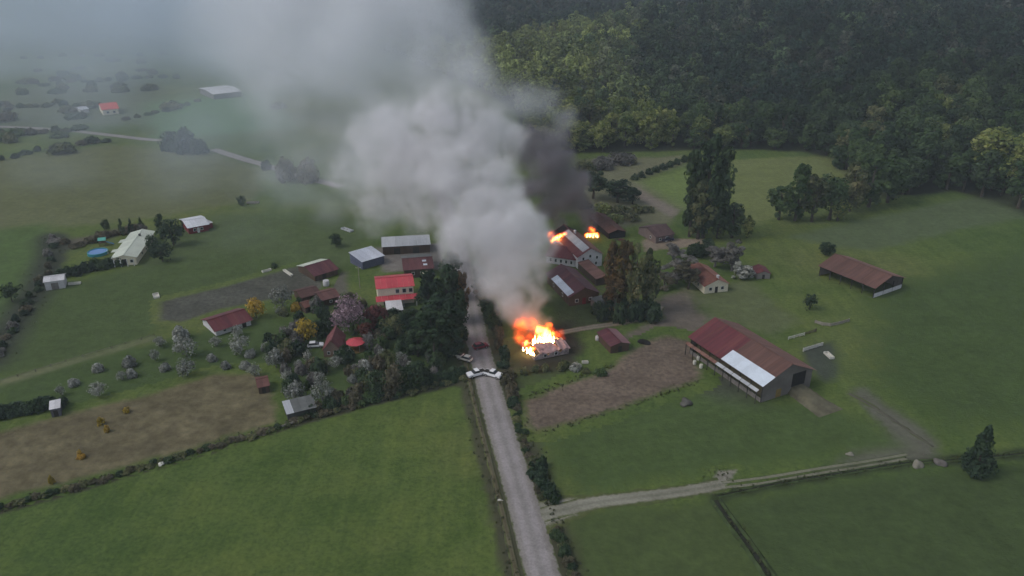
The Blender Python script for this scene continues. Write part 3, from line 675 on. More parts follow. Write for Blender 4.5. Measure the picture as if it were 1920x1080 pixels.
# ------------------------------------------------------------------ the burning house
def burning_house():
    A, B, Cc = (1003, 668), (1066, 655), (985, 640)
    a, u, v, L, W = frame_from(A, B, Cc, 1.2)
    org = a + u * (L / 2) + v * (W / 2); org.z = 0; rz = math.atan2(u.y, u.x)
    t = thing('burning_house', 'white-walled house collapsing in the big fire beside the lane', 'house', org, rz)
    hx, hy = L / 2, W / 2
    wm = surf('scorched_white_plaster', lin(176, 158, 156), .85, .35, .9, rust=(.02, .018, .017))
    # broken walls, each with an uneven top
    def wallrun(p, q, hs, nm='wall'):
        p = Vector((*p, 0)); q = Vector((*q, 0)); n = len(hs) - 1
        d = (q - p).normalized(); nr = Vector((-d.y, d.x, 0)) * .09; mb = MB()
        for k in range(n):
            b0 = p + (q - p) * (k / n); b1 = p + (q - p) * ((k + 1) / n); z0 = Vector((0, 0, hs[k])); z1 = Vector((0, 0, hs[k + 1]))
            mb.hexa([b0 - nr, b1 - nr, b1 + nr, b0 + nr, b0 - nr + z0, b1 - nr + z1, b1 + nr + z1, b0 + nr + z0])
        return mb.build(nm, wm, t)
    wallrun((-hx, -hy), (hx, -hy), [.9, 1.6, 1.7, .7, 1.5, 1.8, .9, 1.9, 1.2])
    wallrun((hx, -hy), (hx, hy), [1.6, 2.2, 2.6, 1.7, 1.0])
    wallrun((-hx, -hy), (-hx, hy), [1.2, .6, 1.4, .8, 1.1])
    wallrun((-hx, hy), (hx, hy), [1.1, .7, 1.6, 1.2, 1.0])
    for f in (.3, .62):
        wn = MB().box(-hx + f * L - .5, -hx + f * L + .5, -hy - .16, -hy - .06, .4, 1.3).build('window', FRAME, t)
        MB().box(-hx + f * L - .38, -hx + f * L + .38, -hy - .19, -hy - .14, .5, 1.2).build('pane', CHAR_DARK, wn)
    # the near roof slope has fallen in: bent sheets lying at odd angles
    rr = random.Random(5); sm_ = surf('fire_bleached_iron', lin(176, 146, 146), .6, .3, .9, .3, rust=(.035, .03, .03))
    for k in range(9):
        x0 = -hx * .75 + k * (L * .9) / 9; tilt = rr.uniform(-.5, .3)
        roof_slab('roof_sheet', t, (x0, -hy - .3, 1.75 + rr.uniform(-.5, .4)), (x0 + 1.15, -hy - .3, 1.75 + rr.uniform(-.5, .4)), (x0 + 1.1, -.6 + rr.uniform(-.8, .6), 2.4 + tilt + rr.uniform(-.5, .5)), (x0 + .05, -.6, 2.4 + tilt), .05, sm_)
    for k in range(7):
        x0 = -hx + .6 + k * (L - 1.2) / 6
        MB().beam((x0, -hy * .2, 2.6 + rr.uniform(-.6, .4)), (x0 + rr.uniform(-.8, .8), hy, rr.uniform(.6, 2.4)), .16, .22).build('rafter', CHAR_DARK, t)
    MB().box(-hx + .4, hx - .4, -hy + .4, hy - .4, .02, .35).build('ember_bed', CHAR_DARK, t)
    return org, u, v, L, W
BH = burning_house()

# ------------------------------------------------------------------ vehicles
TYRE = surf('tyre_rubber', (.012, .012, .012), .9, .2); RIM = surf('wheel_rim', (.35, .35, .36), .4, .1, metal=.6)
LAMP = surf('lamp_glass', (.55, .55, .55), .2, .05); TAIL = surf('tail_lamp', (.3, .01, .01), .3, .05)
def car(name, label, px, py, heading, paint, L=4.5, kind='pickup', group=None):
    g = G(px, py); t = thing(name, label, 'car' if kind != 'truck' else 'truck', (g.x, g.y, .12), heading, group)
    s = L / 4.5; wd = .88 * s
    if kind == 'pickup': prof = [(-2.2, .42), (-2.2, .98), (-.75, 1.0), (-.7, 1.02), (.95, 1.05), (2.05, .98), (2.22, .82), (2.22, .42)]; cab = ((-.72, 1.05), (-.5, .85))
    elif kind == 'truck': prof = [(-2.2, .5), (-2.2, 1.5), (.75, 1.55), (.9, 1.15), (2.1, 1.1), (2.2, .9), (2.2, .45)]; cab = ((.85, 2.1), (.95, 1.9))
    else: prof = [(-2.15, .4), (-2.2, .8), (-2.0, .95), (1.05, .98), (2.0, .86), (2.2, .7), (2.2, .38)]; cab = ((-1.95, 1.1), (-1.5, .45))
    mb = MB(); n = len(prof)
    for y in (-wd, wd): mb.v += [(x * s, y, z * s) for x, z in prof]
    mb.f += [tuple(range(n)), tuple(reversed(range(n, 2 * n)))] + [(i, i + n, (i + 1) % n + n, (i + 1) % n) for i in range(n)]
    bevel(mb.build('body', paint, t), .07 * s, 2)
    (b0, b1), (t0, t1) = cab; zb, zt = (1.0 if kind != 'truck' else 1.12) * s, (1.55 if kind != 'truck' else 1.95) * s
    wi = wd * .92; wt = wd * .76
    gl = MB().hexa([(b0 * s, -wi, zb - .05), (b1 * s, -wi, zb - .05), (b1 * s, wi, zb - .05), (b0 * s, wi, zb - .05), (t0 * s, -wt, zt), ((t1 - .45) * s, -wt, zt), ((t1 - .45) * s, wt, zt), (t0 * s, wt, zt)]).build('window_band', GLASS, t)
    bevel(MB().box((t0 - .04) * s, (t1 - .4) * s, -wt - .03, wt + .03, zt - .02, zt + .07).build('roof', paint, t), .03, 1)
    if kind == 'pickup': MB().box(-2.1 * s, -.85 * s, -wd * .82, wd * .82, .96 * s, 1.012 * s).build('load_bed', DARK, t)
    for x in (-1.35, 1.4):
        for y in (-1, 1):
            w_ = MB().tube([(x * s, y * wd * .78, .33 * s), (x * s, y * wd * 1.02, .33 * s)], [.34 * s] * 2, 14).build('wheel', TYRE, t)
            MB().tube([(x * s, y * wd * 1.0, .33 * s), (x * s, y * wd * 1.04, .33 * s)], [.2 * s] * 2, 10).build('rim', RIM, w_)
    for y in (-1, 1):
        MB().box(2.16 * s, 2.25 * s, y * wd * .72 - .18, y * wd * .72 + .18, .66 * s, .82 * s).build('headlight', LAMP, t)
        MB().box(-2.24 * s, -2.17 * s, y * wd * .8 - .1, y * wd * .8 + .1, .68 * s, .9 * s).build('tail_light', TAIL, t)
    return t
WCAR = surf('white_car_paint', (.72, .72, .74), .3, .03, spec=.5); BCAR = surf('dark_blue_paint', (.012, .015, .05), .3, .05, spec=.5)
RCAR = surf('dark_red_paint', (.2, .015, .03), .3, .05, spec=.5)
car('parked_car', 'white pickup slanted across the left half of the lane', 893, 705, R(208), WCAR, 4.9)
car('parked_car', 'white pickup slanted across the right half of the lane', 924, 706, R(-28), WCAR, 4.9)
car('parked_car', 'dark red car on the lane between trees and burning house', 901, 653, R(25), RCAR, 4.4, 'sedan')
car('parked_car', 'cream white car nearest the lane under the dark trees', 872, 676, R(150), surf('cream_car_paint', (.6, .57, .5), .35, .04, spec=.4), 4.2, 'sedan')
car('parked_car', 'cream white van half under the dark roadside trees', 856, 668, R(150), surf('cream_car_paint', (.6, .57, .5), .35), 4.2, 'sedan')
car('parked_car', 'dark blue pickup parked in front of the brown-roofed cottage', 1250, 452, R(12), BCAR, 4.8)
car('parked_car', 'white car beside the steep pinkish garden house', 592, 651, R(10), WCAR, 4.3, 'sedan')

# ------------------------------------------------------------------ small built things
def fence(name, label, pts_px, h_=1.1, gap=2.4, rails=2, mat=POST, wdt=.12, rail=.05, group=None, offset=None, miss=0.0):
    pts = [G(a, b) for a, b in pts_px]
    if offset: pts = [p + Vector(offset) for p in pts]
    line = resample(pts, gap); t = thing(name, label, 'fence', (line[0].x, line[0].y, 0), 0, group); o0 = line[0]; rr = random.Random(label)
    pm = None
    for p in line:
        q = p - o0
        if pm is None: pm = MB().box(-wdt / 2, wdt / 2, -wdt / 2, wdt / 2, -.02, h_).build('post', mat, t); o = pm
        else: o = pm.copy(); C.objects.link(o); o.parent = t
        o.location = (q.x, q.y, 0); o.rotation_euler = (rr.uniform(-.05, .05), rr.uniform(-.05, .05), rr.uniform(0, .6)); o.scale = (1, 1, rr.uniform(.88, 1.1))
    for a, b in zip(line, line[1:]):
        if rr.random() < miss: continue
        for r in range(rails):
            z = h_ * (r + .8) / (rails + .3)
            MB().beam(a - o0 + Vector((0, 0, z)), b - o0 + Vector((0, 0, z + rr.uniform(-.05, .05))), rail, rail * 2.6).build('rail', mat, t)
    return t
fence('corral_fence', 'pale plank corral fence just behind the barn ridge', [(1478, 637), (1490, 634), (1508, 629)], 1.0, 2.0, 2, PALE, .16, .09)
fence('corral_fence', 'bright white plank fence stub near the right barn end', [(1506, 659), (1522, 654), (1542, 648)], 1.0, 1.6, 3, PALE, .22, .12)
fence('corral_fence', 'grey plank corral fence furthest from the barn', [(1528, 606), (1555, 612), (1592, 603)], 1.0, 2.0, 3, POST, .2, .1)
fence('corral_fence', 'brown corral rail between the two pale plank fences', [(1508, 629), (1530, 622)], 1.0, 2.0, 2, W_BROWN, .14, .08)
fence('plank_fence', 'low pale log fence in front of the grey garden shed', [(516, 806), (540, 798), (563, 791)], .7, 2.2, 1, POST, .16, .16)
fence('wire_fence', 'post and wire fence along the left side of the lane', [(1000, 1180), (962, 1080), (935, 960), (905, 820), (884, 725)], 1.1, 3.4, 2, surf('dark_weathered_post', (.09, .08, .06), .9, .3), .12, .012)
fence('garden_fence', 'pale thin fence dividing the left pasture from the orchard', [(0, 718), (150, 672), (290, 631)], 1.0, 3.4, 1, surf('grey_weathered_post', (.14, .13, .10), .9, .3), .12, .03)
def blob(name, label, cat, px, py, r, mat, seed, flat=.7, group=None):
    g = G(px, py); bm = bmesh.new(); bmesh.ops.create_icosphere(bm, subdivisions=3, radius=1)
    rr = random.Random(seed); k = [Vector((rr.uniform(-1, 1), rr.uniform(-1, 1), rr.uniform(-1, 1))) for _ in range(7)]
    for v_ in bm.verts:
        c = v_.co.copy(); s = 1 + sum(.12 * math.sin(3 * c.dot(q) + i) for i, q in enumerate(k)); v_.co = Vector((c.x * s * r, c.y * s * r * .75, max(-.15 * r, c.z * s * r * flat)))
    me = bpy.data.meshes.new(name); bm.to_mesh(me); bm.free(); me.materials.append(mat); me.polygons.foreach_set('use_smooth', [True] * len(me.polygons))
    o = bpy.data.objects.new(name, me); C.objects.link(o); o.location = (g.x, g.y, .1 * r); o.rotation_euler = (0, 0, seed)
    return tag(o, label, cat, group)
STONE = surf('pale_stone', lin(140, 136, 122), .9, .2, 1.0)
blob('boulder', 'pale boulder at the end of the track, left of two', 'boulder', 1721, 873, 1.15, STONE, 1)
blob('boulder', 'pale boulder at the end of the track, right of two', 'boulder', 1761, 869, 1.2, surf('grey_stone', lin(120, 114, 110), .9, .2, 1.0), 2)
blob('boulder', 'pale stone in the corner of the pasture above the track', 'boulder', 1592, 852, .8, STONE, 3)
blob('boulder', 'lone white stone in the near left pasture below the hedge', 'boulder', 304, 871, .7, PALE, 4)
blob('boulder', 'small white stone beside the left fence of the lane', 'boulder', 938, 939, .5, PALE, 9)
blob('rubble_heap', 'grey heap of rubble in the pasture below the barn', 'heap', 1284, 757, 1.7, surf('rubble', lin(92, 90, 84), .95, .3, 1.2), 5, .45)
blob('dung_heap', 'dark heap beside the dirt yard near the pink shed', 'heap', 1207, 643, 1.6, CHAR_DARK, 6, .5)
def barrel(label, px, py, mat=PALE, h_=1.0, r=.45, group=None, name='barrel'):
    g = G(px, py); t = thing(name, label, 'barrel', (g.x, g.y, .02), 0, group)
    MB().tube([(0, 0, 0), (0, 0, h_ * .15), (0, 0, h_ * .5), (0, 0, h_ * .85), (0, 0, h_)], [r * .88, r * .95, r, r * .95, r * .88], 12).build('drum', mat, t, True)
    MB().tube([(0, 0, h_ * .985), (0, 0, h_ * 1.03)], [r * .93, r * .93], 12).build('lid', mat, t)
for k, (a, b, lb) in enumerate(((1302, 683, 'nearest the yard'), (1309, 675, 'second of three'), (1314, 690, 'lowest and rightmost'))):
    barrel('pale barrel by the open barn end, ' + lb, a, b, group='barrels at the barn end')
barrel('white barrel at the left corner of the pink shed', 1120, 638, W_WHITE, 1.2, .6)
barrel('white barrel below the eave of the pink shed', 1161, 651, W_WHITE, 1.2, .6)
barrel('white water tank on the roof edge of the brown hut', 612, 536, W_WHITE, 1.8, 1.0, name='water_tank')
barrel('pale water tank at the right foot of the villa', 797, 520, W_CREAM, 2.0, 1.0, name='water_tank')
def trough(label, px, py, rz, L=2.4, wd=.9, mat=PALE, name='trough'):
    g = G(px, py); t = thing(name, label, name.replace('_', ' '), (g.x, g.y, .01), rz)
    MB().box(-L / 2, L / 2, -wd / 2, wd / 2, 0, .12).build('base', mat, t)
    for s in (-1, 1):
        MB().box(-L / 2, L / 2, s * wd / 2 - .06, s * wd / 2 + .06, .121, .6).build('side', mat, t)
        MB().box(s * (L / 2 - .05) - .06, s * (L / 2 - .05) + .06, -wd / 2 + .07, wd / 2 - .07, .121, .6).build('end', mat, t)
trough('white trough standing upright-on in the dark corral corner', 1554, 668, R(100), 3.2, 1.2)
trough('pale feed trough on the lawn below the burning house', 1097, 681, R(5), 1.6, .8)
trough('long white trough lying beside the white shed', 140, 533, R(10), 3.6, .9)
trough('white trough at the left end of the tilled plot', 293, 556, R(-60), 3.2, 1.6)
trough('pale plank box lying right of the tilled plot', 500, 509, R(40), 3.0, .9)
trough('long pale plank box lying below the dark red stable', 540, 513, R(-50), 6.0, .7)
trough('pale box by the edge of the smoke above the metal shed', 651, 432, R(-40), 5.5, 1.6, GALV)
trough('pale low box left of the fire smoke in the far pasture', 474, 381, R(5), 5.0, 1.5, POST)
# gazebo with a round red roof
def gazebo():
    g = G(668, 655); t = thing('gazebo', 'round red-roofed gazebo on the lawn', 'gazebo', (g.x, g.y, .02))
    n = 10; mb = MB(); r = 2.6
    for k in range(n):
        a, b = 2 * math.pi * k / n, 2 * math.pi * (k + 1) / n
        mb.poly([(r * math.cos(a), r * math.sin(a), 2.3), (r * math.cos(b), r * math.sin(b), 2.3), (0, 0, 3.2)])
    o = mb.build('roof', BRIGHTRED, t); s = o.modifiers.new('t', 'SOLIDIFY'); s.thickness = .08
    for k in range(5):
        a = 2 * math.pi * k / 5 + .3; MB().box(2.2 * math.cos(a) - .07, 2.2 * math.cos(a) + .07, 2.2 * math.sin(a) - .07, 2.2 * math.sin(a) + .07, 0, 2.35).build('post', POST, t)
    MB().tube([(0, 0, 0), (0, 0, .12)], [2.4, 2.4], 18).build('floor', surf('ochre_planks', lin(130, 105, 60), .85, .15), t)
gazebo()
def pool():
    g = G(184, 476); t = thing('swimming_pool', 'round blue above-ground pool left of the cream bungalow', 'pool', (g.x, g.y, .02))
    n = 28; r = 3.3; mb = MB()
    for k in range(n):
        a, b = 2 * math.pi * k / n, 2 * math.pi * (k + 1) / n; ca, sa, cb, sb = math.cos(a), math.sin(a), math.cos(b), math.sin(b)
        mb.hexa([(r * ca, r * sa, 0), (r * cb, r * sb, 0), ((r - .25) * cb, (r - .25) * sb, 0), ((r - .25) * ca, (r - .25) * sa, 0), (r * ca, r * sa, 1), (r * cb, r * sb, 1), ((r - .25) * cb, (r - .25) * sb, 1), ((r - .25) * ca, (r - .25) * sa, 1)])
    mb.build('pool_wall', surf('teal_vinyl', lin(60, 150, 165), .5, .08), t)
    MB().poly([((r - .3) * math.cos(2 * math.pi * k / n), (r - .3) * math.sin(2 * math.pi * k / n), .8) for k in range(n)]).build('water', surf('pool_water', lin(80, 130, 190), .05, .05, .5, .5), t)
    la = MB()
    for s in (-.25, .25): la.beam((r + .3, s, 0), (r - .1, s, 1.5), .06)
    for k in range(3): la.beam((r + .25 - .1 * k, -.25, .3 + .35 * k), (r + .25 - .1 * k, .25, .3 + .35 * k), .05)
    la.build('ladder', FRAME, t)
    g = G(194, 460); t = thing('play_frame', 'small turquoise play frame with slide behind the pool', 'play frame', (g.x, g.y, .02), R(20))
    tl = surf('turquoise_plastic', lin(110, 190, 175), .5, .08)
    for x in (-1, 1):
        for y in (-1, 1): MB().box(x - .08, x + .08, y - .08, y + .08, 0, 2.4 if x < 0 else 2.2).build('post', W_BROWN, t)
    roof_slab('roof', t, (-1.3, -1.4, 2.2), (1.3, -1.4, 2.2), (1.3, 0, 2.9), (-1.3, 0, 2.9), .06, tl); roof_slab('roof', t, (-1.3, 1.4, 2.2), (1.3, 1.4, 2.2), (1.3, .02, 2.9), (-1.3, .02, 2.9), .06, tl)
    MB().box(-1.1, 1.1, -1.1, 1.1, 1.1, 1.22).build('deck', W_BROWN, t)
    roof_slab('slide', t, (3.4, -.4, .1), (3.4, .4, .1), (1.1, .4, 1.25), (1.1, -.4, 1.25), .08, surf('blue_plastic', lin(60, 130, 175), .5, .08))
pool()
def pole(label, px, py, h_=7.5):
    g = G(px, py); t = thing('utility_pole', label, 'pole', (g.x, g.y, 0), rnd.uniform(0, 1), 'utility poles')
    MB().tube([(0, 0, -.1), (0, 0, h_)], [.14, .09], 8).build('shaft', POST, t); MB().beam((-.8, 0, h_ - .5), (.8, 0, h_ - .5), .1).build('crossarm', POST, t)
    for x in (-.7, 0, .7): MB().tube([(x, 0, h_ - .45), (x, 0, h_ - .25)], [.05, .04], 6).build('insulator', FRAME, t)
pole('thin utility pole on the lawn left of the villa', 675, 541)

# ------------------------------------------------------------------ vegetation
def nth(k):
    a = ['', 'first', 'second', 'third', 'fourth', 'fifth', 'sixth', 'seventh', 'eighth', 'ninth', 'tenth', 'eleventh', 'twelfth', 'thirteenth', 'fourteenth', 'fifteenth', 'sixteenth', 'seventeenth', 'eighteenth', 'nineteenth']
    if k < 20: return a[k]
    tn = ['', '', 'twent', 'thirt', 'fort', 'fift', 'sixt', 'sevent'][k // 10]
    return tn + 'ieth' if k % 10 == 0 else tn + 'y-' + a[k % 10]
def number(items, key, text):
    """items share a look: tell them apart by their order along the row"""
    by = {}
    for o in items: by.setdefault(o['label'], []).append(o)
    for lb, os_ in by.items():
        if len(os_) < 2: continue
        for k, o in enumerate(sorted(os_, key=key)): o['label'] = lb + ', ' + nth(k + 1) + ' ' + text
LEAF = {
    'dark': leaf_mat('dark_leaves', (.016, .034, .018), (.058, .092, .042)),
    'conifer': leaf_mat('conifer_needles', (0.016, 0.033, 0.021), (0.052, 0.085, 0.044)),
    'mid': leaf_mat('green_leaves', (.032, .062, .026), (.100, .150, .055)),
    'light': leaf_mat('yellow_green_leaves', (.055, .090, .026), (.165, .205, .060), (.27, .29, .10)),
    'olive': leaf_mat('olive_leaves', (.045, .060, .028), (.125, .140, .062), (.20, .19, .09)),
    'rust': leaf_mat('rusty_brown_leaves', (.040, .034, .018), (.105, .076, .036), (.15, .10, .045)),
    'gold': leaf_mat('golden_leaves', (.20, .15, .025), (.50, .35, .055)),
    'blossom': leaf_mat('pale_blossom', (.11, .12, .092), (.26, .27, .235), (.44, .44, .41)),
    'pink': leaf_mat('pink_blossom', (.11, .075, .085), (.30, .21, .24), (.50, .37, .41)),
    'bare': leaf_mat('grey_bare_twigs', (0.091, 0.085, 0.077), (0.242, 0.231, 0.212)),
    'brown': leaf_mat('brown_scrub', (0.060, 0.056, 0.036), (0.161, 0.142, 0.091)),
    'darkred': leaf_mat('dark_red_leaves', (0.060, 0.025, 0.025), (0.191, 0.060, 0.060)),
}
BARK = surf('bark', (.06, .05, .04), .95, .3, 2.0); BARKL = surf('grey_bark', (.12, .11, .10), .95, .3, 2.0)
def quads(rg, ctr, rad, per, size, up=.25, squash=1.0, inner=.7):
    """leaf-sized faces spread over clumps; returns vertices (4n,3) and a tint per face"""
    n = len(ctr) * per
    c = np.repeat(ctr, per, 0); r = np.repeat(rad, per)
    d = rg.normal(size=(n, 3)); d[:, 2] += up; d /= np.linalg.norm(d, axis=1)[:, None]
    p = c + d * (r * rg.uniform(inner, 1.08, n))[:, None] * np.array([1, 1, squash])
    nr = d + rg.normal(size=(n, 3)) * .4; nr[:, 2] += .3; nr /= np.linalg.norm(nr, axis=1)[:, None]
    t = np.cross(nr, rg.normal(size=(n, 3))); t /= np.linalg.norm(t, axis=1)[:, None] + 1e-9
    b = np.cross(nr, t); s = (size * rg.uniform(.6, 1.3, n))[:, None]
    k = rg.uniform(.55, 1.0, n)[:, None]
    V = np.stack([p - t * s - b * s * k * .4, p + t * s * .3 - b * s * k, p + t * s + b * s * k * .4, p - t * s * .3 + b * s * k], 1).reshape(-1, 3)
    tint = np.clip(.5 + .3 * rg.normal(size=n) * .6 + .22 * np.repeat(rg.normal(size=len(ctr)), per), 0, 1)
    return V, tint
def quad_mesh(name, V, tint, mat):
    n = len(V) // 4; me = bpy.data.meshes.new(name)
    me.vertices.add(4 * n); me.vertices.foreach_set('co', V.astype(np.float32).ravel())
    me.loops.add(4 * n); me.loops.foreach_set('vertex_index', np.arange(4 * n, dtype=np.int32))
    me.polygons.add(n); me.polygons.foreach_set('loop_start', np.arange(0, 4 * n, 4, dtype=np.int32))
    me.update(calc_edges=True)
    if tint.ndim == 1:
        a = me.attributes.new('tint', 'FLOAT', 'POINT'); a.data.foreach_set('value', np.repeat(tint, 4).astype(np.float32))
    else:
        a = me.attributes.new('tint', 'FLOAT_COLOR', 'POINT'); a.data.foreach_set('color', np.repeat(tint, 4, 0).astype(np.float32).ravel())
    me.materials.append(mat); return me
def crown_points(rg, shape, n):
    """clump centres and radii inside a unit crown: height 0..1, radius up to 1 (x,y in units of crown radius, z in units of tree height)"""
    if shape == 'dome':
        d = rg.normal(size=(n, 3)); d[:, 2] = d[:, 2] * 1.0 + .25; d /= np.linalg.norm(d, axis=1)[:, None]
        k = rg.uniform(.45, .82, n)[:, None]; p = d * k
        p[:, 2] = .50 + p[:, 2] * .46; r = rg.uniform(.24, .46, n)
    elif shape == 'cone':
        h = rg.uniform(0, 1, n) ** 1.25; a = rg.uniform(0, 2 * np.pi, n); q = (1 - h) ** .85 * rg.uniform(.45, .85, n)
        p = np.stack([np.cos(a) * q, np.sin(a) * q, .1 + .86 * h], 1); r = .10 + .15 * (1 - h)
    elif shape == 'column':
        h = rg.uniform(0, 1, n); a = rg.uniform(0, 2 * np.pi, n); env = np.sin(np.pi * (.12 + .83 * h)) ** .6; q = env * rg.uniform(.2, .75, n)
        p = np.stack([np.cos(a) * q, np.sin(a) * q, .1 + .85 * h], 1); r = rg.uniform(.22, .42, n) * (.5 + .5 * env)
    elif shape == 'irregular':
        lobes = rg.uniform(-.55, .55, (11, 3)); lobes[:, 2] = rg.uniform(.2, .84, 11); i = rg.integers(0, 11, n)
        d = rg.normal(size=(n, 3)); d /= np.linalg.norm(d, axis=1)[:, None]
        p = lobes[i] + d * rg.uniform(.2, .45, n)[:, None] * np.array([1, 1, .32]); r = rg.uniform(.18, .34, n)
    else:  # shrub: low mound
        d = rg.normal(size=(n, 3)); d[:, 2] = np.abs(d[:, 2]); d /= np.linalg.norm(d, axis=1)[:, None]
        p = d * rg.uniform(.35, .75, n)[:, None]; p[:, 2] = .12 + p[:, 2] * .75; r = rg.uniform(.26, .42, n)
    return p, r
_protos = {}
def proto(shape, kind, seed, h_=12.0, cr=4.0, n=46, per=30, size=.42, bare=False):
    key = (shape, kind, seed, h_)
    if key in _protos: return _protos[key]
    rg = np.random.default_rng(seed * 97 + len(shape) * 13 + len(kind)); rr = random.Random(seed)
    p, r = crown_points(rg, shape, n)
    ctr = p * np.array([cr, cr, h_]); rad = r * cr
    V, tint = quads(rg, ctr, rad, per, size, inner=.55 if bare else .7)
    cm = quad_mesh('crown', V, tint, LEAF[kind])
    mb = MB(); tr = .028 * h_ + .02
    if shape == 'shrub':
        for k in range(5): mb.tube([(0, 0, -.1), (rr.uniform(-.4, .4) * cr, rr.uniform(-.4, .4) * cr, h_ * .5)], [tr * .6, tr * .2], 5)
    else:
        top = h_ * (.9 if shape in ('cone', 'column') else .6)
        pts = [(0, 0, -.2)] + [(rr.uniform(-.05, .05) * cr, rr.uniform(-.05, .05) * cr, top * f) for f in (.33, .66, 1)]
        mb.tube(pts, [tr, tr * .75, tr * .5, tr * .15], 7)
        for c in ctr[:10]:
            z0 = min(top * .9, max(h_ * .2, c[2] * .6)); mb.tube([(0, 0, z0), tuple((np.array([0, 0, z0]) + c) / 2 + np.array([0, 0, .05 * h_])), tuple(c)], [tr * .4, tr * .28, tr * .1], 5, False)
    trunk = mb.build('trunk', BARKL if kind in ('blossom', 'bare', 'pink') else BARK); tm = trunk.data; bpy.data.objects.remove(trunk)
    _protos[key] = (cm, tm, h_, cr); return _protos[key]
def plant(name, label, cat, x, y, h_, cr, shape, kind, seed, group=None, z=None, pk=None):
    cm, tm, ph, pc = proto(shape, kind, seed, **(pk or {}))
    t = thing(name, label, cat, (x, y, hz(x, y) if z is None else z), rnd.uniform(0, 6.28), group)
    s = (cr / pc * rnd.uniform(.92, 1.08), cr / pc * rnd.uniform(.92, 1.08), h_ / ph)
    for nm, me in (('trunk', tm), ('crown', cm)):
        o = bpy.data.objects.new(nm, me); C.objects.link(o); o.parent = t; o.scale = s
    return t
def tree_px(label, px, py, ptop, wpx, shape, kind, group=None, name=None, seed=None, **kw):
    g = G(px, py); h_ = max(1.0, ztop(px, py, ptop)); cr = wpx * mpp(px, py) / 2
    if seed is None: seed = rnd.randrange(3)
    nm0 = {'cone': 'conifer_tree', 'column': 'poplar_tree', 'shrub': 'shrub'}.get(shape, 'tree')
    if shape in ('dome', 'irregular') and h_ < cr * 1.7:      # low and wide: a mound of branches down to the ground
        shape = 'shrub'; kw = dict(h_=6.0, cr=5.0, n=44, per=44, size=.42 if cr > 3 else .5)
    nm = name or nm0 or {'cone': 'conifer_tree', 'column': 'poplar_tree', 'shrub': 'shrub'}.get(shape, 'tree')
    return plant(nm, label, 'shrub' if nm == 'shrub' else 'tree', g.x, g.y, h_, cr, shape, kind, seed, group, pk=kw)
BIG = dict(h_=18.0, cr=5.0, n=34, per=62, size=.46)
SHR = dict(h_=2.5, cr=2.0, n=22, per=34, size=.24)
ORC = dict(h_=4.5, cr=2.4, n=30, per=30, size=.2)

# tall trees and single trees, measured from the photograph: base row, top row and crown width in its pixels
GR = 'tall dark roadside trees left of the lane'
for lb, a, b, c_, d_, s_, k_ in (
    ('tall dark conifer rising highest beside the smoke foot', 838, 610, 492, 62, 'column', 'conifer'), ('dark conifer at the left end of the roadside trees', 806, 606, 505, 58, 'column', 'conifer'),
    ('dark conifer right behind the cream van', 848, 668, 560, 60, 'column', 'conifer'), ('broad dark tree left of the cream van', 815, 682, 585, 66, 'irregular', 'dark'),
    ('dark round tree in the middle of the roadside trees', 826, 648, 550, 66, 'column', 'conifer'), ('slim dark conifer closest to the lane', 866, 640, 545, 40, 'column', 'dark'),
    ('rust brown tree at the lane edge under the smoke', 868, 600, 505, 34, 'column', 'rust'), ('dark low tree at the left foot of the roadside trees', 784, 668, 612, 50, 'dome', 'dark'),
    ('dark tree behind the roadside trees under the grey smoke', 850, 560, 470, 50, 'column', 'conifer'), ('low dark tree between villa carport and roadside trees', 775, 625, 575, 50, 'dome', 'dark')):
    tree_px(lb, a, b, c_, d_, s_, k_, GR, **BIG)
GR = 'tall dark trees beside the cottage'
for lb, a, b, c_, d_, s_, k_ in (
    ('tallest dark tree in the clump right of the cottage', 1318, 446, 256, 78, 'column', 'dark'), ('tall dark tree forming the left side of the clump', 1292, 444, 282, 56, 'column', 'dark'),
    ('tall dark tree forming the right side of the clump', 1345, 446, 275, 60, 'column', 'dark'), ('dark green tree at the right foot of the tall clump', 1372, 446, 372, 56, 'dome', 'dark'),
    ('brownish tall tree in front of the dark clump', 1308, 448, 330, 66, 'column', 'olive'), ('yellow-green young tree right of the tall dark clump', 1401, 446, 402, 24, 'column', 'light'),
    ('little yellow-green tree at the foot of the tall clump', 1350, 447, 424, 18, 'column', 'light')):
    tree_px(lb, a, b, c_, d_, s_, k_, GR, **BIG)
GR = 'rusty poplars by the sandy path'
for lb, a, b, c_, d_, s_, k_ in (
    ('rust brown poplar nearest the farm buildings', 1143, 578, 452, 44, 'column', 'rust'), ('tallest rust brown poplar of the clump', 1164, 586, 444, 48, 'column', 'rust'),
    ('olive brown poplar third from the farm buildings', 1188, 590, 450, 46, 'column', 'olive'), ('grey-green poplar at the right end of the clump', 1212, 586, 462, 44, 'column', 'olive'),
    ('low rust tree in front of the poplars', 1152, 592, 520, 44, 'irregular', 'rust')):
    tree_px(lb, a, b, c_, d_, s_, k_, GR, **BIG)
GR = 'field trees before the right forest edge'
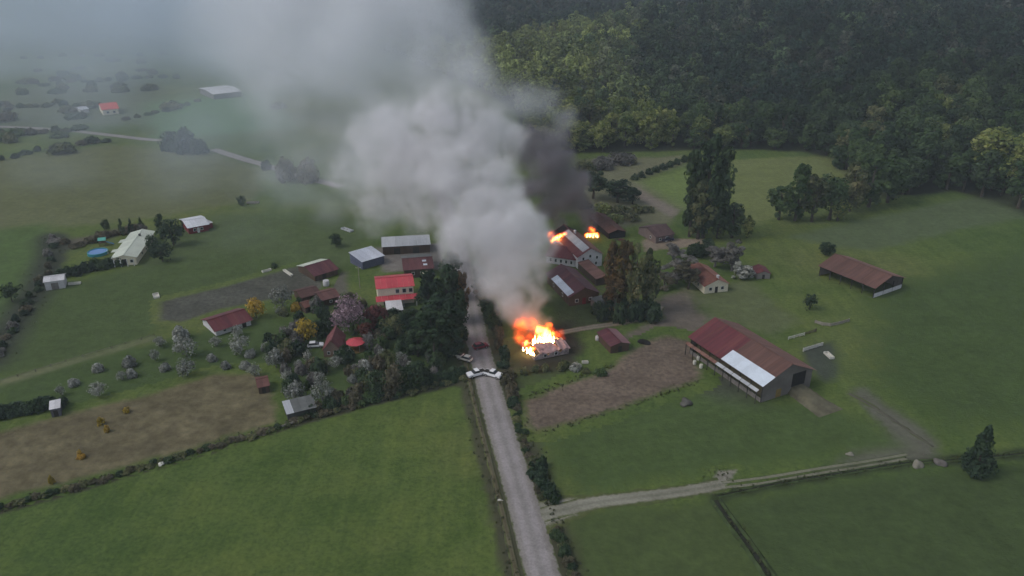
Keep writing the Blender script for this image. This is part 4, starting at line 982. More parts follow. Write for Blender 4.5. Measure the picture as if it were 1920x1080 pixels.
for lb, a, b, c_, d_, s_, k_ in (
    ('feathery green tree at the left end of the field trees', 1460, 412, 322, 58, 'irregular', 'mid'), ('tall feathery tree second from the left in the field row', 1490, 414, 304, 58, 'column', 'mid'),
    ('dark tree in the middle of the field row', 1522, 416, 322, 60, 'irregular', 'olive'), ('broad dark tree at the right of the field row', 1554, 412, 318, 62, 'dome', 'mid'),
    ('small bright yellow-green tree before the field row', 1570, 414, 356, 38, 'column', 'light'), ('dark tree joining the field row to the forest', 1592, 396, 300, 60, 'column', 'olive'),
    ('dark tree right of the field row, first of two', 1628, 388, 290, 66, 'column', 'mid'), ('dark tree right of the field row, second of two', 1664, 380, 285, 66, 'dome', 'mid'),
    ('bright rounded tree in the right forest edge', 1842, 352, 248, 82, 'dome', 'light'), ('rounded yellow-green tree at the right frame edge', 1908, 378, 252, 84, 'dome', 'light'),
    ('dark tree between the bright rounded trees', 1876, 372, 290, 60, 'dome', 'mid')):
    tree_px(lb, a, b, c_, d_, s_, k_, GR, **BIG)
tree_px('dark evergreen standing alone beside the right ditch', 1830, 886, 796, 66, 'cone', 'conifer', seed=1, **dict(BIG, n=150, per=26, h_=10.0, cr=4.0, size=.26))
tree_px('dark round tree behind the lone field shed', 1548, 478, 450, 34, 'dome', 'dark', **BIG)
tree_px('small dark tree in the pasture between barn and field shed', 1517, 580, 550, 28, 'dome', 'conifer', **ORC)
for lb, a, b, c_, d_, s_, k_ in (
    ('dark tree right of the black smoke', 1158, 380, 332, 56, 'dome', 'conifer'), ('dark tree next to the black smoke', 1112, 372, 312, 54, 'irregular', 'dark'), ('small dark tree left of the ditch corner', 1186, 382, 346, 30, 'dome', 'conifer'),
    ('pale bare tree before the forest above the smoke', 1165, 306, 280, 60, 'irregular', 'bare'), ('grey scrubby tree beside the pale bare tree', 1130, 316, 290, 50, 'irregular', 'bare'), ('olive tree between smoke and forest', 1095, 330, 292, 50, 'irregular', 'olive')):
    tree_px(lb, a, b, c_, d_, s_, k_, 'trees right of the black smoke', **BIG)
for k, (a, b, c_, d_) in enumerate(((1130, 398, 376, 40), (1165, 402, 384, 44), (1195, 398, 380, 36), (1150, 414, 398, 40), (1185, 414, 396, 36), (1215, 396, 384, 30), (1120, 418, 404, 30), (1100, 392, 376, 30))):
    tree_px('light olive shrub above the far flames', a, b, c_, d_, 'shrub', 'olive' if k % 3 else 'light', 'shrubs above the far flames', **SHR)
number([o for o in C.objects if o.get('group') == 'shrubs above the far flames'], lambda o: proj(o.location)[0], 'from the left')
for k in range(9):
    f = k / 8; tree_px('dark shrub in the hedge across the far meadow', 1190 + 105 * f, 337 - 38 * f, 324 - 40 * f, 17, 'shrub', 'dark', 'hedge shrubs across the far meadow', **SHR)
number([o for o in C.objects if o.get('group') == 'hedge shrubs across the far meadow'], lambda o: proj(o.location)[0], 'from the left')
for lb, a, b, c_, d_, k_ in (
    ('grey bare tree at the left of the bungalow', 1268, 532, 478, 62, 'bare'), ('dark bare tree in front of the bungalow roof', 1290, 542, 490, 50, 'brown'), ('grey bare tree behind the bungalow', 1340, 500, 455, 54, 'bare'),
    ('tall grey tree right of the bungalow chimney', 1372, 508, 452, 56, 'bare'), ('grey-white blossoming tree before the little red hut', 1388, 522, 486, 44, 'blossom'), ('dark green tree left behind the bungalow', 1305, 480, 448, 44, 'dark'),
    ('grey-green tree above the bungalow', 1262, 486, 452, 40, 'bare'), ('dark tree behind the bungalow beside the tall clump', 1330, 478, 446, 40, 'dark'), ('small grey bush below the bungalow', 1245, 540, 510, 36, 'brown'), ('white blossom bush at the end of the red hut', 1402, 522, 500, 26, 'blossom')):
    tree_px(lb, a, b, c_, d_, 'irregular', k_, 'trees round the bungalow', **BIG)
for k in range(12):
    tree_px('dark green shrub along the foot of the poplars', 1122 + 9.5 * k, 590 + 12 * math.sin(k * 1.9) + (4 if k > 3 else 0), 560 + 8 * math.sin(k * 2.3), 30, 'shrub', 'conifer' if k % 2 else 'dark', 'shrubs under the poplars', **SHR)
number([o for o in C.objects if o.get('group') == 'shrubs under the poplars'], lambda o: proj(o.location)[0], 'from the left')
# orchard
GRP = 'pale blossoming fruit trees of the orchard'
for lb, a, b, c_, d_ in (
    ('pale blossom tree beside the tilled plot', 530, 580, 528, 52), ('pale blossom tree at the lower corner of the tilled plot', 340, 636, 604, 46), ('broad pale blossom tree below the tilled plot', 350, 668, 628, 56),
    ('pale blossom tree at the upper edge of the fallow field', 353, 704, 668, 48), ('pale blossom tree in front of the long red shed', 452, 664, 620, 50), ('low pale blossom tree touching the long red shed', 446, 630, 606, 30),
    ('smoky grey blossom tree left of the fallow field corner', 244, 686, 662, 36), ('grey blossom tree just below the smoky one', 248, 706, 686, 30), ('grey blossom tree above the pump house', 186, 744, 712, 40),
    ('faint grey blossom tree in the left orchard row', 184, 696, 676, 30), ('pale blossom tree right of the tool shed', 518, 690, 646, 46), ('pale tree behind the grey garden shed', 556, 752, 710, 58), ('pale tree right of the grey garden shed', 606, 756, 706, 52),
    ('small white blossom tree on the lower lawn', 750, 684, 656, 28), ('small white blossom tree before the roadside trees', 806, 680, 654, 22), ('small pale blossom tree by the white car', 578, 682, 652, 24), ('small pale blossom beside the yellow tree', 524, 592, 574, 20),
    ('pale blossom bush in the middle lawn', 686, 694, 668, 40), ('pale blossom bush left of the tool shed', 478, 706, 680, 34), ('grey-green blossom tree in the lower hedge', 630, 690, 664, 34), ('whitish blossom tree behind the garden house', 640, 676, 652, 30)):
    tree_px(lb, a, b, c_ + .12 * (b - c_), d_ * .82, 'dome', 'blossom', GRP, **dict(ORC, per=22))
rr = random.Random(77)
for k, (a, b) in enumerate(((292, 676), (310, 694), (398, 676), (405, 650), (424, 690), (300, 650), (470, 668), (500, 655), (545, 665), (228, 712), (140, 722), (115, 742), (560, 690), (655, 668), (720, 672), (770, 690), (600, 720), (540, 716), (660, 716), (460, 690))):
    tree_px('small whitish blossom tree scattered through the orchard', a, b, b - rr.uniform(14, 24), rr.uniform(16, 26), 'dome', 'blossom', GRP, **dict(ORC, per=22))
number([o for o in C.objects if o.get('label') == 'small whitish blossom tree scattered through the orchard'], lambda o: proj(o.location)[0], 'from the left')
tree_px('large pink blossoming magnolia in the hamlet', 656, 622, 556, 66, 'dome', 'pink', seed=1, **dict(ORC, n=44, per=34, h_=7.0, cr=4.0, size=.24))
for lb, a, b, c_, d_, k_, s_ in (
    ('golden yellow tree at the end of the long red shed', 481, 596, 560, 36, 'gold', 'dome'), ('rounded yellow-green tree left of the garden house', 576, 644, 598, 40, 'gold', 'dome'), ('golden green tree below the villa', 738, 622, 584, 52, 'olive', 'dome'),
    ('small orange-yellow bush among the huts', 556, 582, 564, 24, 'gold', 'dome'), ('brown-olive tree in the lower hedge', 738, 738, 682, 50, 'brown', 'column'), ('dark tree right of the brown-olive tree', 784, 724, 678, 54, 'dark', 'dome'), ('dark olive tree left of the brown-olive tree', 706, 738, 692, 46, 'dark', 'dome'),
    ('dark red-leaved tree beside the carport', 704, 608, 566, 60, 'darkred', 'dome'), ('second dark red tree below the pink magnolia', 690, 640, 604, 42, 'darkred', 'irregular'), ('small red-leaved bush by the gazebo', 692, 634, 616, 24, 'darkred', 'dome')):
    tree_px(lb, a, b, c_, d_, s_, k_, 'coloured garden trees in the hamlet', **ORC)
vill = gp([(480, 640), (500, 590), (560, 570), (640, 568), (700, 580), (770, 590), (850, 690), (860, 705), (720, 740), (600, 765), (545, 740), (510, 690)])
rr = random.Random(21); k = 0
while k < 120:
    a, b = rr.uniform(470, 870), rr.uniform(560, 765); g = G(a, b)
    if sdist(vill, np.array([g.x]), np.array([g.y]))[0] < 0: continue
    if any(abs(a - q[0]) < q[2] and abs(b - q[1]) < q[3] for q in ((668, 655, 22, 18), (592, 650, 18, 12), (622, 650, 24, 18), (730, 568, 40, 25), (860, 672, 24, 14), (620, 556, 24, 14), (580, 552, 26, 12), (578, 574, 14, 10), (565, 765, 34, 14))): continue
    kd = rr.choice(['dark', 'dark', 'conifer', 'mid', 'olive', 'bare', 'brown']); d_ = rr.uniform(18, 40)
    tree_px({'dark': 'dark green', 'conifer': 'blackish green', 'mid': 'mid green', 'olive': 'olive', 'bare': 'grey leafless', 'brown': 'brownish'}[kd] + ' garden shrub below the villa', a, b, b - d_ * rr.uniform(.6, 1.0), d_, 'shrub', kd, 'garden shrubs of the hamlet', **SHR); k += 1
number([o for o in C.objects if o.get('group') == 'garden shrubs of the hamlet'], lambda o: proj(o.location)[0], 'from the left')
def along(pts_px, count, label, group, kinds, wpx, hpx, jit=6, seed=1, shape='shrub', name=None, **kw):
    rr = random.Random(seed); made = []; pts = np.array(pts_px, float); seg = np.r_[0, np.cumsum(np.hypot(*np.diff(pts, axis=0).T))]
    for s in np.linspace(0, seg[-1], count):
        a = np.interp(s, seg, pts[:, 0]) + rr.uniform(-jit, jit); b = np.interp(s, seg, pts[:, 1]) + rr.uniform(-jit, jit) * .6
        made.append(tree_px(label, a, b, b - hpx * rr.uniform(.65, 1.3), wpx * rr.uniform(.7, 1.3), shape, rr.choice(kinds), group, name=name, **(kw or SHR)))
    if abs(pts[-1, 0] - pts[0, 0]) > abs(pts[-1, 1] - pts[0, 1]): number(made, lambda o: proj(o.location)[0], 'from the left')
    else: number(made, lambda o: proj(o.location)[1], 'from the far end')
along([(570, 778), (640, 762), (720, 744), (800, 722), (868, 704)], 24, 'dark shrub in the hedge under the hamlet', 'hedge shrubs under the hamlet', ['dark', 'conifer', 'brown', 'mid'], 28, 22, 5, 2)
along(HEDGE_NEAR[1:], 64, 'low brown weedy bush in the field-edge strip', 'weedy bushes of the field edge', ['brown', 'dark', 'brown', 'olive', 'olive'], 22, 8, 5, 31)
along([(925, 580), (938, 640), (950, 700), (965, 760)], 14, 'dark shrub on the right verge beside the burning house', 'shrubs on the right verge', ['dark', 'conifer', 'brown'], 24, 20, 5, 3)
along([(900, 545), (912, 590), (925, 620)], 7, 'dark hedge tree on the right verge under the smoke', 'hedge trees on the right verge', ['conifer', 'dark'], 26, 40, 3, 4, shape='column', **BIG)
along([(968, 765), (985, 830), (1003, 890), (1018, 935)], 22, 'low dark bush on the right verge of the near lane', 'low bushes on the right verge', ['brown', 'dark', 'brown', 'olive'], 17, 8, 6, 5)
along([(1010, 880), (1022, 920), (1040, 938)], 8, 'dark bush at the corner of lane and farm track', 'bushes at the farm track corner', ['dark', 'conifer'], 34, 22, 6, 15)
along([(1042, 995), (1058, 1040), (1075, 1085)], 10, 'dark weedy bush right of the lane near the frame bottom', 'weedy bushes near the frame bottom', ['brown', 'dark', 'olive'], 24, 12, 6, 6)
along([(985, 705), (1020, 698), (1060, 690), (1105, 700), (1125, 702)], 8, 'grey-green shrub on the lawn below the fire', 'shrubs below the fire', ['olive', 'blossom', 'mid', 'olive'], 26, 16, 7, 7)
along([(112, 520), (150, 512), (200, 502), (240, 492)], 16, 'dark clipped hedge shrub below the pool house', 'hedge below the pool house', ['conifer', 'dark', 'dark'], 26, 20, 4, 8)
along([(105, 455), (150, 462), (200, 445), (250, 432)], 9, 'grey-brown scrub behind the pool lawn', 'scrub behind the pool lawn', ['bare', 'brown', 'brown'], 26, 12, 4, 9)
along([(98, 450), (92, 500), (70, 545), (45, 585), (12, 640), (-5, 670)], 20, 'dark bush in the stream line at the left', 'bushes along the left stream', ['dark', 'brown', 'conifer', 'bare'], 22, 13, 6, 10)
along([(8, 782), (40, 775), (75, 768), (118, 758)], 12, 'dark bush in the hedge by the pump house', 'bushes by the pump house', ['conifer', 'dark'], 34, 24, 6, 11)
for lb, a, b, c_, d_, s_, k_ in (
    ('dark leaning tree at the left stream', 24, 566, 532, 40, 'irregular', 'dark'), ('small round dark tree left of the pool house row', 200, 434, 411, 18, 'dome', 'dark'), ('dark conifer first behind the pool house', 230, 440, 409, 18, 'cone', 'dark'),
    ('dark conifer second behind the pool house', 248, 438, 409, 15, 'cone', 'dark'), ('dark conifer third behind the pool house', 267, 436, 407, 18, 'cone', 'dark'), ('grey blossom bush behind the pool house roof', 270, 438, 420, 20, 'dome', 'bare'),
    ('tall dark tree right of the pool house', 306, 446, 402, 24, 'column', 'conifer'), ('broad dark tree between pool house and chalet', 326, 460, 408, 50, 'dome', 'conifer'), ('dark tree below the broad tree', 305, 490, 452, 40, 'dome', 'conifer'),
    ('dark tree touching the cream roof', 288, 478, 440, 24, 'dome', 'dark'), ('small dark tree by the low box in the far pasture', 454, 386, 366, 20, 'dome', 'dark'), ('dark bush below the pale box by the smoke', 630, 462, 438, 26, 'dome', 'dark'), ('dark shrub on the tilled plot edge', 515, 502, 488, 18, 'shrub', 'dark')):
    tree_px(lb, a, b, c_, d_, s_, k_, 'trees of the pool house farm' if b < 500 else None, **ORC)
along([(152, 856), (198, 776), (200, 784), (246, 770), (100, 905)], 6, 'golden yellow gorse bush on the fallow field', 'gorse bushes on the fallow field', ['gold'], 16, 14, 3, 12)
# distant valley trees at the left
for lb, a, b, c_, d_, k_ in (
    ('big dark tree clump in the hazy field, left tree', 322, 282, 240, 44, 'dark'), ('big dark tree clump in the hazy field, tallest tree', 348, 286, 230, 56, 'dark'), ('big dark tree clump in the hazy field, right tree', 374, 288, 252, 40, 'dark'),
    ('dark tree behind the left smoke wisp', 540, 340, 290, 46, 'brown'), ('second dark tree behind the left smoke wisp', 580, 340, 288, 44, 'brown'), ('dark bush at the end of the far lane', 500, 318, 298, 24, 'dark')):
    tree_px(lb, a, b, c_, d_, 'shrub', k_, 'dark trees of the hazy fields', name='tree', **dict(SHR, h_=6.0, cr=5.0, n=40, size=.5))
rr = random.Random(33)
for k in range(52):
    a = rr.uniform(-60, 300) if k < 48 else rr.uniform(40, 560); b = rr.choice([290, 262, 255, 220, 212, 195, 170, 150, 130]) + rr.uniform(-9, 9) - a * .03
    if 180 < a < 235 and 190 < b < 225 or 380 < a < 470 and 150 < b < 190: continue
    if b > 235 and a > 130: continue
    tree_px('hazy far ' + ('olive field tree ' if False else 'tree ') + ('at the near edge of the far fields' if b > 235 else 'near the orange-red roofed house' if b > 185 else 'deep in the smoke haze'), a, b, b - rr.uniform(12, 24) * (b / 260), rr.uniform(22, 60) * (b / 260) + 5, 'shrub', rr.choice(['olive', 'mid', 'brown', 'olive', 'mid']), 'far valley trees', name='tree', **dict(SHR, h_=6.0, cr=5.0, n=40, size=.5))
number([o for o in C.objects if o.get('group') == 'far valley trees'], lambda o: proj(o.location)[0], 'from the left')
TR = dict(SHR, h_=6.0, cr=5.0, n=40, size=.5)
for k, (pl, cnt, lb) in enumerate((([(-40, 258), (60, 250), (150, 246)], 9, 'low hedgerow tree just beyond the faint far lane'), ([(-40, 208), (70, 202), (170, 200)], 9, 'hazy hedgerow tree left of the orange-red roofed house'), ([(60, 160), (190, 152), (330, 146)], 12, 'faint hedgerow tree deep in the smoke haze'), ([(235, 222), (300, 212), (390, 182)], 9, 'hazy hedgerow tree between the far house and far barn'), ([(40, 112), (200, 104), (380, 100)], 10, 'faintest far tree under the smoke bank'))):
    along(pl, cnt, lb, 'far hedgerows', ['mid', 'olive', 'brown', 'dark'], 26 * (1 - .1 * k), 11 * (1 - .1 * k), 5, 50 + k, name='tree', **TR)
along([(0, 300), (60, 288), (120, 276), (200, 268)], 9, 'low hedge bush at the far edge of the olive field', 'far hedge bushes', ['dark', 'dark', 'brown'], 24, 12, 4, 16)

# ------------------------------------------------------------------ forest on the hill
def forest():
    rg = np.random.default_rng(4)
    fl = np.vstack([EDGE + np.array([0, 3]), [(380, 250), (900, 500), (1300, 1500), (-250, 1500), (-420, 1150), (-150, 820), (-48, 600), (4, 470)]])
    pts = []
    y = 300.0
    while y < 1450:
        st = 8.0 + 3.0 * max(0, (y - 420)) / 600
        xs = np.arange(-420, 1100, st); xs = xs + rg.uniform(-.42, .42, len(xs)) * st; ys = y + rg.uniform(-.45, .45, len(xs)) * st
        ok = sdist(fl, xs, ys) > 0; pts.append(np.stack([xs[ok], ys[ok]], 1)); y += st * .92
    p = np.vstack(pts); z = terrain(p[:, 0], p[:, 1])
    dep = p[:, 1] * math.cos(PITCH) - (z + 12 - H0) * math.sin(PITCH); up = p[:, 1] * math.sin(PITCH) + (z + 12 - H0) * math.cos(PITCH)
    sx = 960 + F * p[:, 0] / dep; sy = 540 - F * up / dep
    ok = (sx > -60) & (sx < 2040) & (sy > -190) & (dep > 10)
    p, z, sx, sy, dep = p[ok], z[ok], sx[ok], sy[ok], dep[ok]
    o = np.argsort(dep); p, z, sx, sy, dep = p[o], z[o], sx[o], sy[o], dep[o]
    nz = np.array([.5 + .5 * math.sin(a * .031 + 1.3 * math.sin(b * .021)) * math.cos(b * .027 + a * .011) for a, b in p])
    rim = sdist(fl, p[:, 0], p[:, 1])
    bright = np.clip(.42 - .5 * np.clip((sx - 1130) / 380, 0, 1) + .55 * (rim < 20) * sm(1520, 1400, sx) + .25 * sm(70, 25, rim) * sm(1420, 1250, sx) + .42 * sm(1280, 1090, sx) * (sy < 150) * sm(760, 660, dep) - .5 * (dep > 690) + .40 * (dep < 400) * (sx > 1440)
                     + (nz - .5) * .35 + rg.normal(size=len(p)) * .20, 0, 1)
    front = rg.uniform(size=len(p))
    used = 0; pal = ['dark', 'dark', 'mid', 'mid', 'light', 'olive']
    rest = []
    for i in range(len(p)):
        if used < 292 and 860 < sx[i] < 1935 and sy[i] > 0:
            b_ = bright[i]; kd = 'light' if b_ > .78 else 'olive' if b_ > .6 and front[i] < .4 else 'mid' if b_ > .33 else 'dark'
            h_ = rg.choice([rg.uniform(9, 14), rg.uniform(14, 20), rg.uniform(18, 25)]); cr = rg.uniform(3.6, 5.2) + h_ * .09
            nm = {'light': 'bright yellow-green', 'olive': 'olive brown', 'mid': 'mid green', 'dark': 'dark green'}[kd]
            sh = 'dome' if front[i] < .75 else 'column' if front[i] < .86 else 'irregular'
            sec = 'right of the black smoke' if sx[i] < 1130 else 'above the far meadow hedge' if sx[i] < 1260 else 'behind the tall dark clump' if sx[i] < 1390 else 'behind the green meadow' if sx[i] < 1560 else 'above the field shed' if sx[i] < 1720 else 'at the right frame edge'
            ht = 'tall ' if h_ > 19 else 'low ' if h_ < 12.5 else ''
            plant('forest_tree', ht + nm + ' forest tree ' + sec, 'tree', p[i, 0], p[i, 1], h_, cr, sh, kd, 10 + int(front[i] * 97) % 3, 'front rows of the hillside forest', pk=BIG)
            used += 1
        else: rest.append(i)
    number([o for o in C.objects if o.get('group') == 'front rows of the hillside forest'], lambda o: proj(o.location)[0], 'from the left')
    # everything behind: one mass of crowns
    Vs, Ts = [], []
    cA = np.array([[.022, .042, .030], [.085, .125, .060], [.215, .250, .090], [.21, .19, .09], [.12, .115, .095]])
    for i in rest:
        far = dep[i] > 700; n = 7 if far else 10; per = 16 if far else 26
        c_, r_ = crown_points(rg, 'dome' if rg.uniform() < .75 else 'column', n)
        h_ = rg.choice([rg.uniform(9, 14), rg.uniform(14, 20), rg.uniform(18, 26)]); cr = rg.uniform(3.6, 5.2) + h_ * .09 * (1.25 if far else 1)
        V, t_ = quads(rg, c_ * np.array([cr, cr, h_]) + np.array([p[i, 0], p[i, 1], z[i] - .5]), r_ * cr * 1.15, per, (1.2 if far else .8), up=.7)
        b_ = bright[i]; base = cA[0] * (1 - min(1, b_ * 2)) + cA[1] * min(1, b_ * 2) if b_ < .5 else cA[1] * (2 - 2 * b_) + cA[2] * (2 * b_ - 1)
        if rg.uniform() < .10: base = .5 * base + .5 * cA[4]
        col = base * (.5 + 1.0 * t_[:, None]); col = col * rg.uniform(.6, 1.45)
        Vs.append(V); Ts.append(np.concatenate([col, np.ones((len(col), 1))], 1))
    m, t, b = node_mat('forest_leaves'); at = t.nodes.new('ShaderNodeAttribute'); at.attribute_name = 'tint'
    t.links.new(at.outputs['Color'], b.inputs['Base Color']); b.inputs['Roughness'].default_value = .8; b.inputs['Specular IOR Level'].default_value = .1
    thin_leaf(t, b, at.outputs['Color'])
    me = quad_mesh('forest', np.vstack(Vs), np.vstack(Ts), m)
    ob = bpy.data.objects.new('forest', me); C.objects.link(ob)
    tag(ob, 'dense mixed forest covering the hillside behind the front trees', 'forest', kind='stuff')
    print('FOREST', used, len(rest), len(me.polygons))
forest()

# rough grass tufts on verges, hedge feet and ditches
def tufts():
    rg = np.random.default_rng(9); ctr = []
    def line(pts_px, dens, half, off=0):
        L_ = resample([G(a, b) for a, b in pts_px], .5)
        for p in L_:
            for _ in range(rg.poisson(dens * .5)):
                ctr.append((p.x + off + rg.normal() * half, p.y + rg.normal() * half, .0))
    line(HEDGE_NEAR, 3.0, .9); line(DITCH, 3, .7); line(DITCH2, 2.2, .6); line(STREAM, 3, 2.5)
    for q in ROADLINE:
        if q.y > 215: continue
        for s, hw, d in ((-1, 1.0, 3), (1, 1.2, 6)):
            for _ in range(rg.poisson(d)):
                ctr.append((q.x + s * (4.3 + abs(rg.normal()) * hw * 1.2), q.y + rg.uniform(-1, 1), 0))
    line([(1350, 885), (1345, 905)], 3, 1.5); line([(1010, 815), (1130, 778), (1240, 740), (1310, 716)], 2.5, .5); line([(985, 745), (1060, 718), (1140, 690)], 3, .7)
    c = np.array(ctr); c[:, 2] = rg.uniform(.05, .25, len(c))
    V, t_ = quads(rg, c, rg.uniform(.15, .4, len(c)), 7, .16, up=.9)
    me = quad_mesh('rough_grass', V, t_, LEAF['brown']); me.materials.clear(); me.materials.append(leaf_mat('rough_grass_blades', (.030, .040, .016), (.085, .090, .042)))
    o = bpy.data.objects.new('rough_grass', me); C.objects.link(o)
    tag(o, 'rough grass and weeds along the lane, ditches and field edges', 'grass', kind='stuff')
tufts()

# ------------------------------------------------------------------ fire
def flame_mat(name, c0, c1, s0, s1, h_):
    m = bpy.data.materials.new(name); m.use_nodes = True; t = m.node_tree; t.nodes.clear()
    o = t.nodes.new('ShaderNodeOutputMaterial'); e = t.nodes.new('ShaderNodeEmission'); t.links.new(e.outputs[0], o.inputs[0])
    tc = t.nodes.new('ShaderNodeTexCoord'); sp = t.nodes.new('ShaderNodeSeparateXYZ'); t.links.new(tc.outputs['Object'], sp.inputs[0])
    n = noise_node(t, tc.outputs['Object'], 1.1, 4)
    f = math_(t, 'ADD', math_(t, 'DIVIDE', sp.outputs[2], h_), math_(t, 'MULTIPLY', math_(t, 'SUBTRACT', n.outputs[0], .5), .7))
    c = ramp(t, f, [(.1, c0), (.85, c1)]).outputs[0]; t.links.new(c, e.inputs[0])
    mr = t.nodes.new('ShaderNodeMapRange'); t.links.new(f, mr.inputs[0]); mr.inputs[3].default_value = s0; mr.inputs[4].default_value = s1; t.links.new(mr.outputs[0], e.inputs[1])
    return m
FL = flame_mat('flame_core', (1, .72, .26), (1, .24, .03), 34, 4, 3.6)
FS = flame_mat('flame_small', (1, .66, .24), (1, .20, .02), 6, 1.6, 1.5)
def flame(parent, x, y, z, r, h_, seed, mat):
    rr = random.Random(seed); n, m = 10, 8; mb = MB(); lx, ly = rr.uniform(-.5, .3) * r, rr.uniform(-.3, .5) * r; ph = [rr.uniform(0, 6) for _ in range(4)]
    for k in range(m + 1):
        f = k / m; rad = r * max(.02, math.sin(math.pi * (.18 + .82 * f)) ** .8 * (1 - .45 * f))
        for a in range(n):
            t = 2 * math.pi * a / n; q = rad * (1 + .22 * math.sin(3 * t + ph[0] + 4 * f) + .12 * math.sin(5 * t + ph[1]))
            mb.v.append((x + lx * f * f * 2 + q * math.cos(t) + .18 * r * math.sin(ph[2] + 5 * f), y + ly * f * f * 2 + q * math.sin(t), z + h_ * f))
    for k in range(m):
        for a in range(n): mb.f.append((k * n + a, k * n + (a + 1) % n, (k + 1) * n + (a + 1) % n, (k + 1) * n + a))
    mb.f += [tuple(reversed(range(n))), tuple(m * n + a for a in range(n))]
    return mb.build('flame', mat, parent, True)
org, u, v, L, W = BH
f0 = thing('house_fire', 'huge yellow-white blaze engulfing the white house beside the lane', 'fire', (org.x, org.y, .4), math.atan2(u.y, u.x))
for k, (x, y, r, h_) in enumerate(((.6, 1.6, 1.0, 4.4), (-.6, 2.2, .8, 3.6), (1.7, 1.4, .8, 4.6), (.8, .6, .7, 3.0), (-.2, 3.0, .7, 5.4), (2.6, 2.4, .5, 5.6), (1.2, 2.6, .7, 6.2), (-1.5, 3.2, .45, 4.4), (2.4, .8, .5, 3.4), (-2.4, 2.6, .35, 3.0), (3.4, 2.0, .4, 3.4), (-5.0, -1.8, .6, 3.6), (-5.5, -.8, .55, 2.6), (-4.6, -2.9, .4, 2.0), (-6.0, .6, .35, 1.8))):
    flame(f0, x, y, .2, r * .58, h_ * .62, k, FL)
g = G(1046, 448, 4.6); f1 = thing('roof_fire', 'orange flames along the far roof edge of the red farmhouse', 'fire', (g.x, g.y, 4.6), R(52))
for k in range(6): flame(f1, -3 + k * 1.0, rnd.uniform(-.4, .4), .2, .22 if k > 1 else .34, .9 + .6 * rnd.random(), 20 + k, FS)
g = G(1110, 446); f2 = thing('yard_fire', 'bright cluster of small flames behind the red farmhouse', 'fire', (g.x, g.y, .1), 0)
for k, (x, y) in enumerate(((-1.9, 0), (-1.6, .9), (-.4, .6), (.5, .8), (1.4, .6), (1.9, -.3), (.3, -.4), (-.9, .2))): flame(f2, x, y, .1, .28, 1.0 + .6 * rnd.random(), 40 + k, FS)

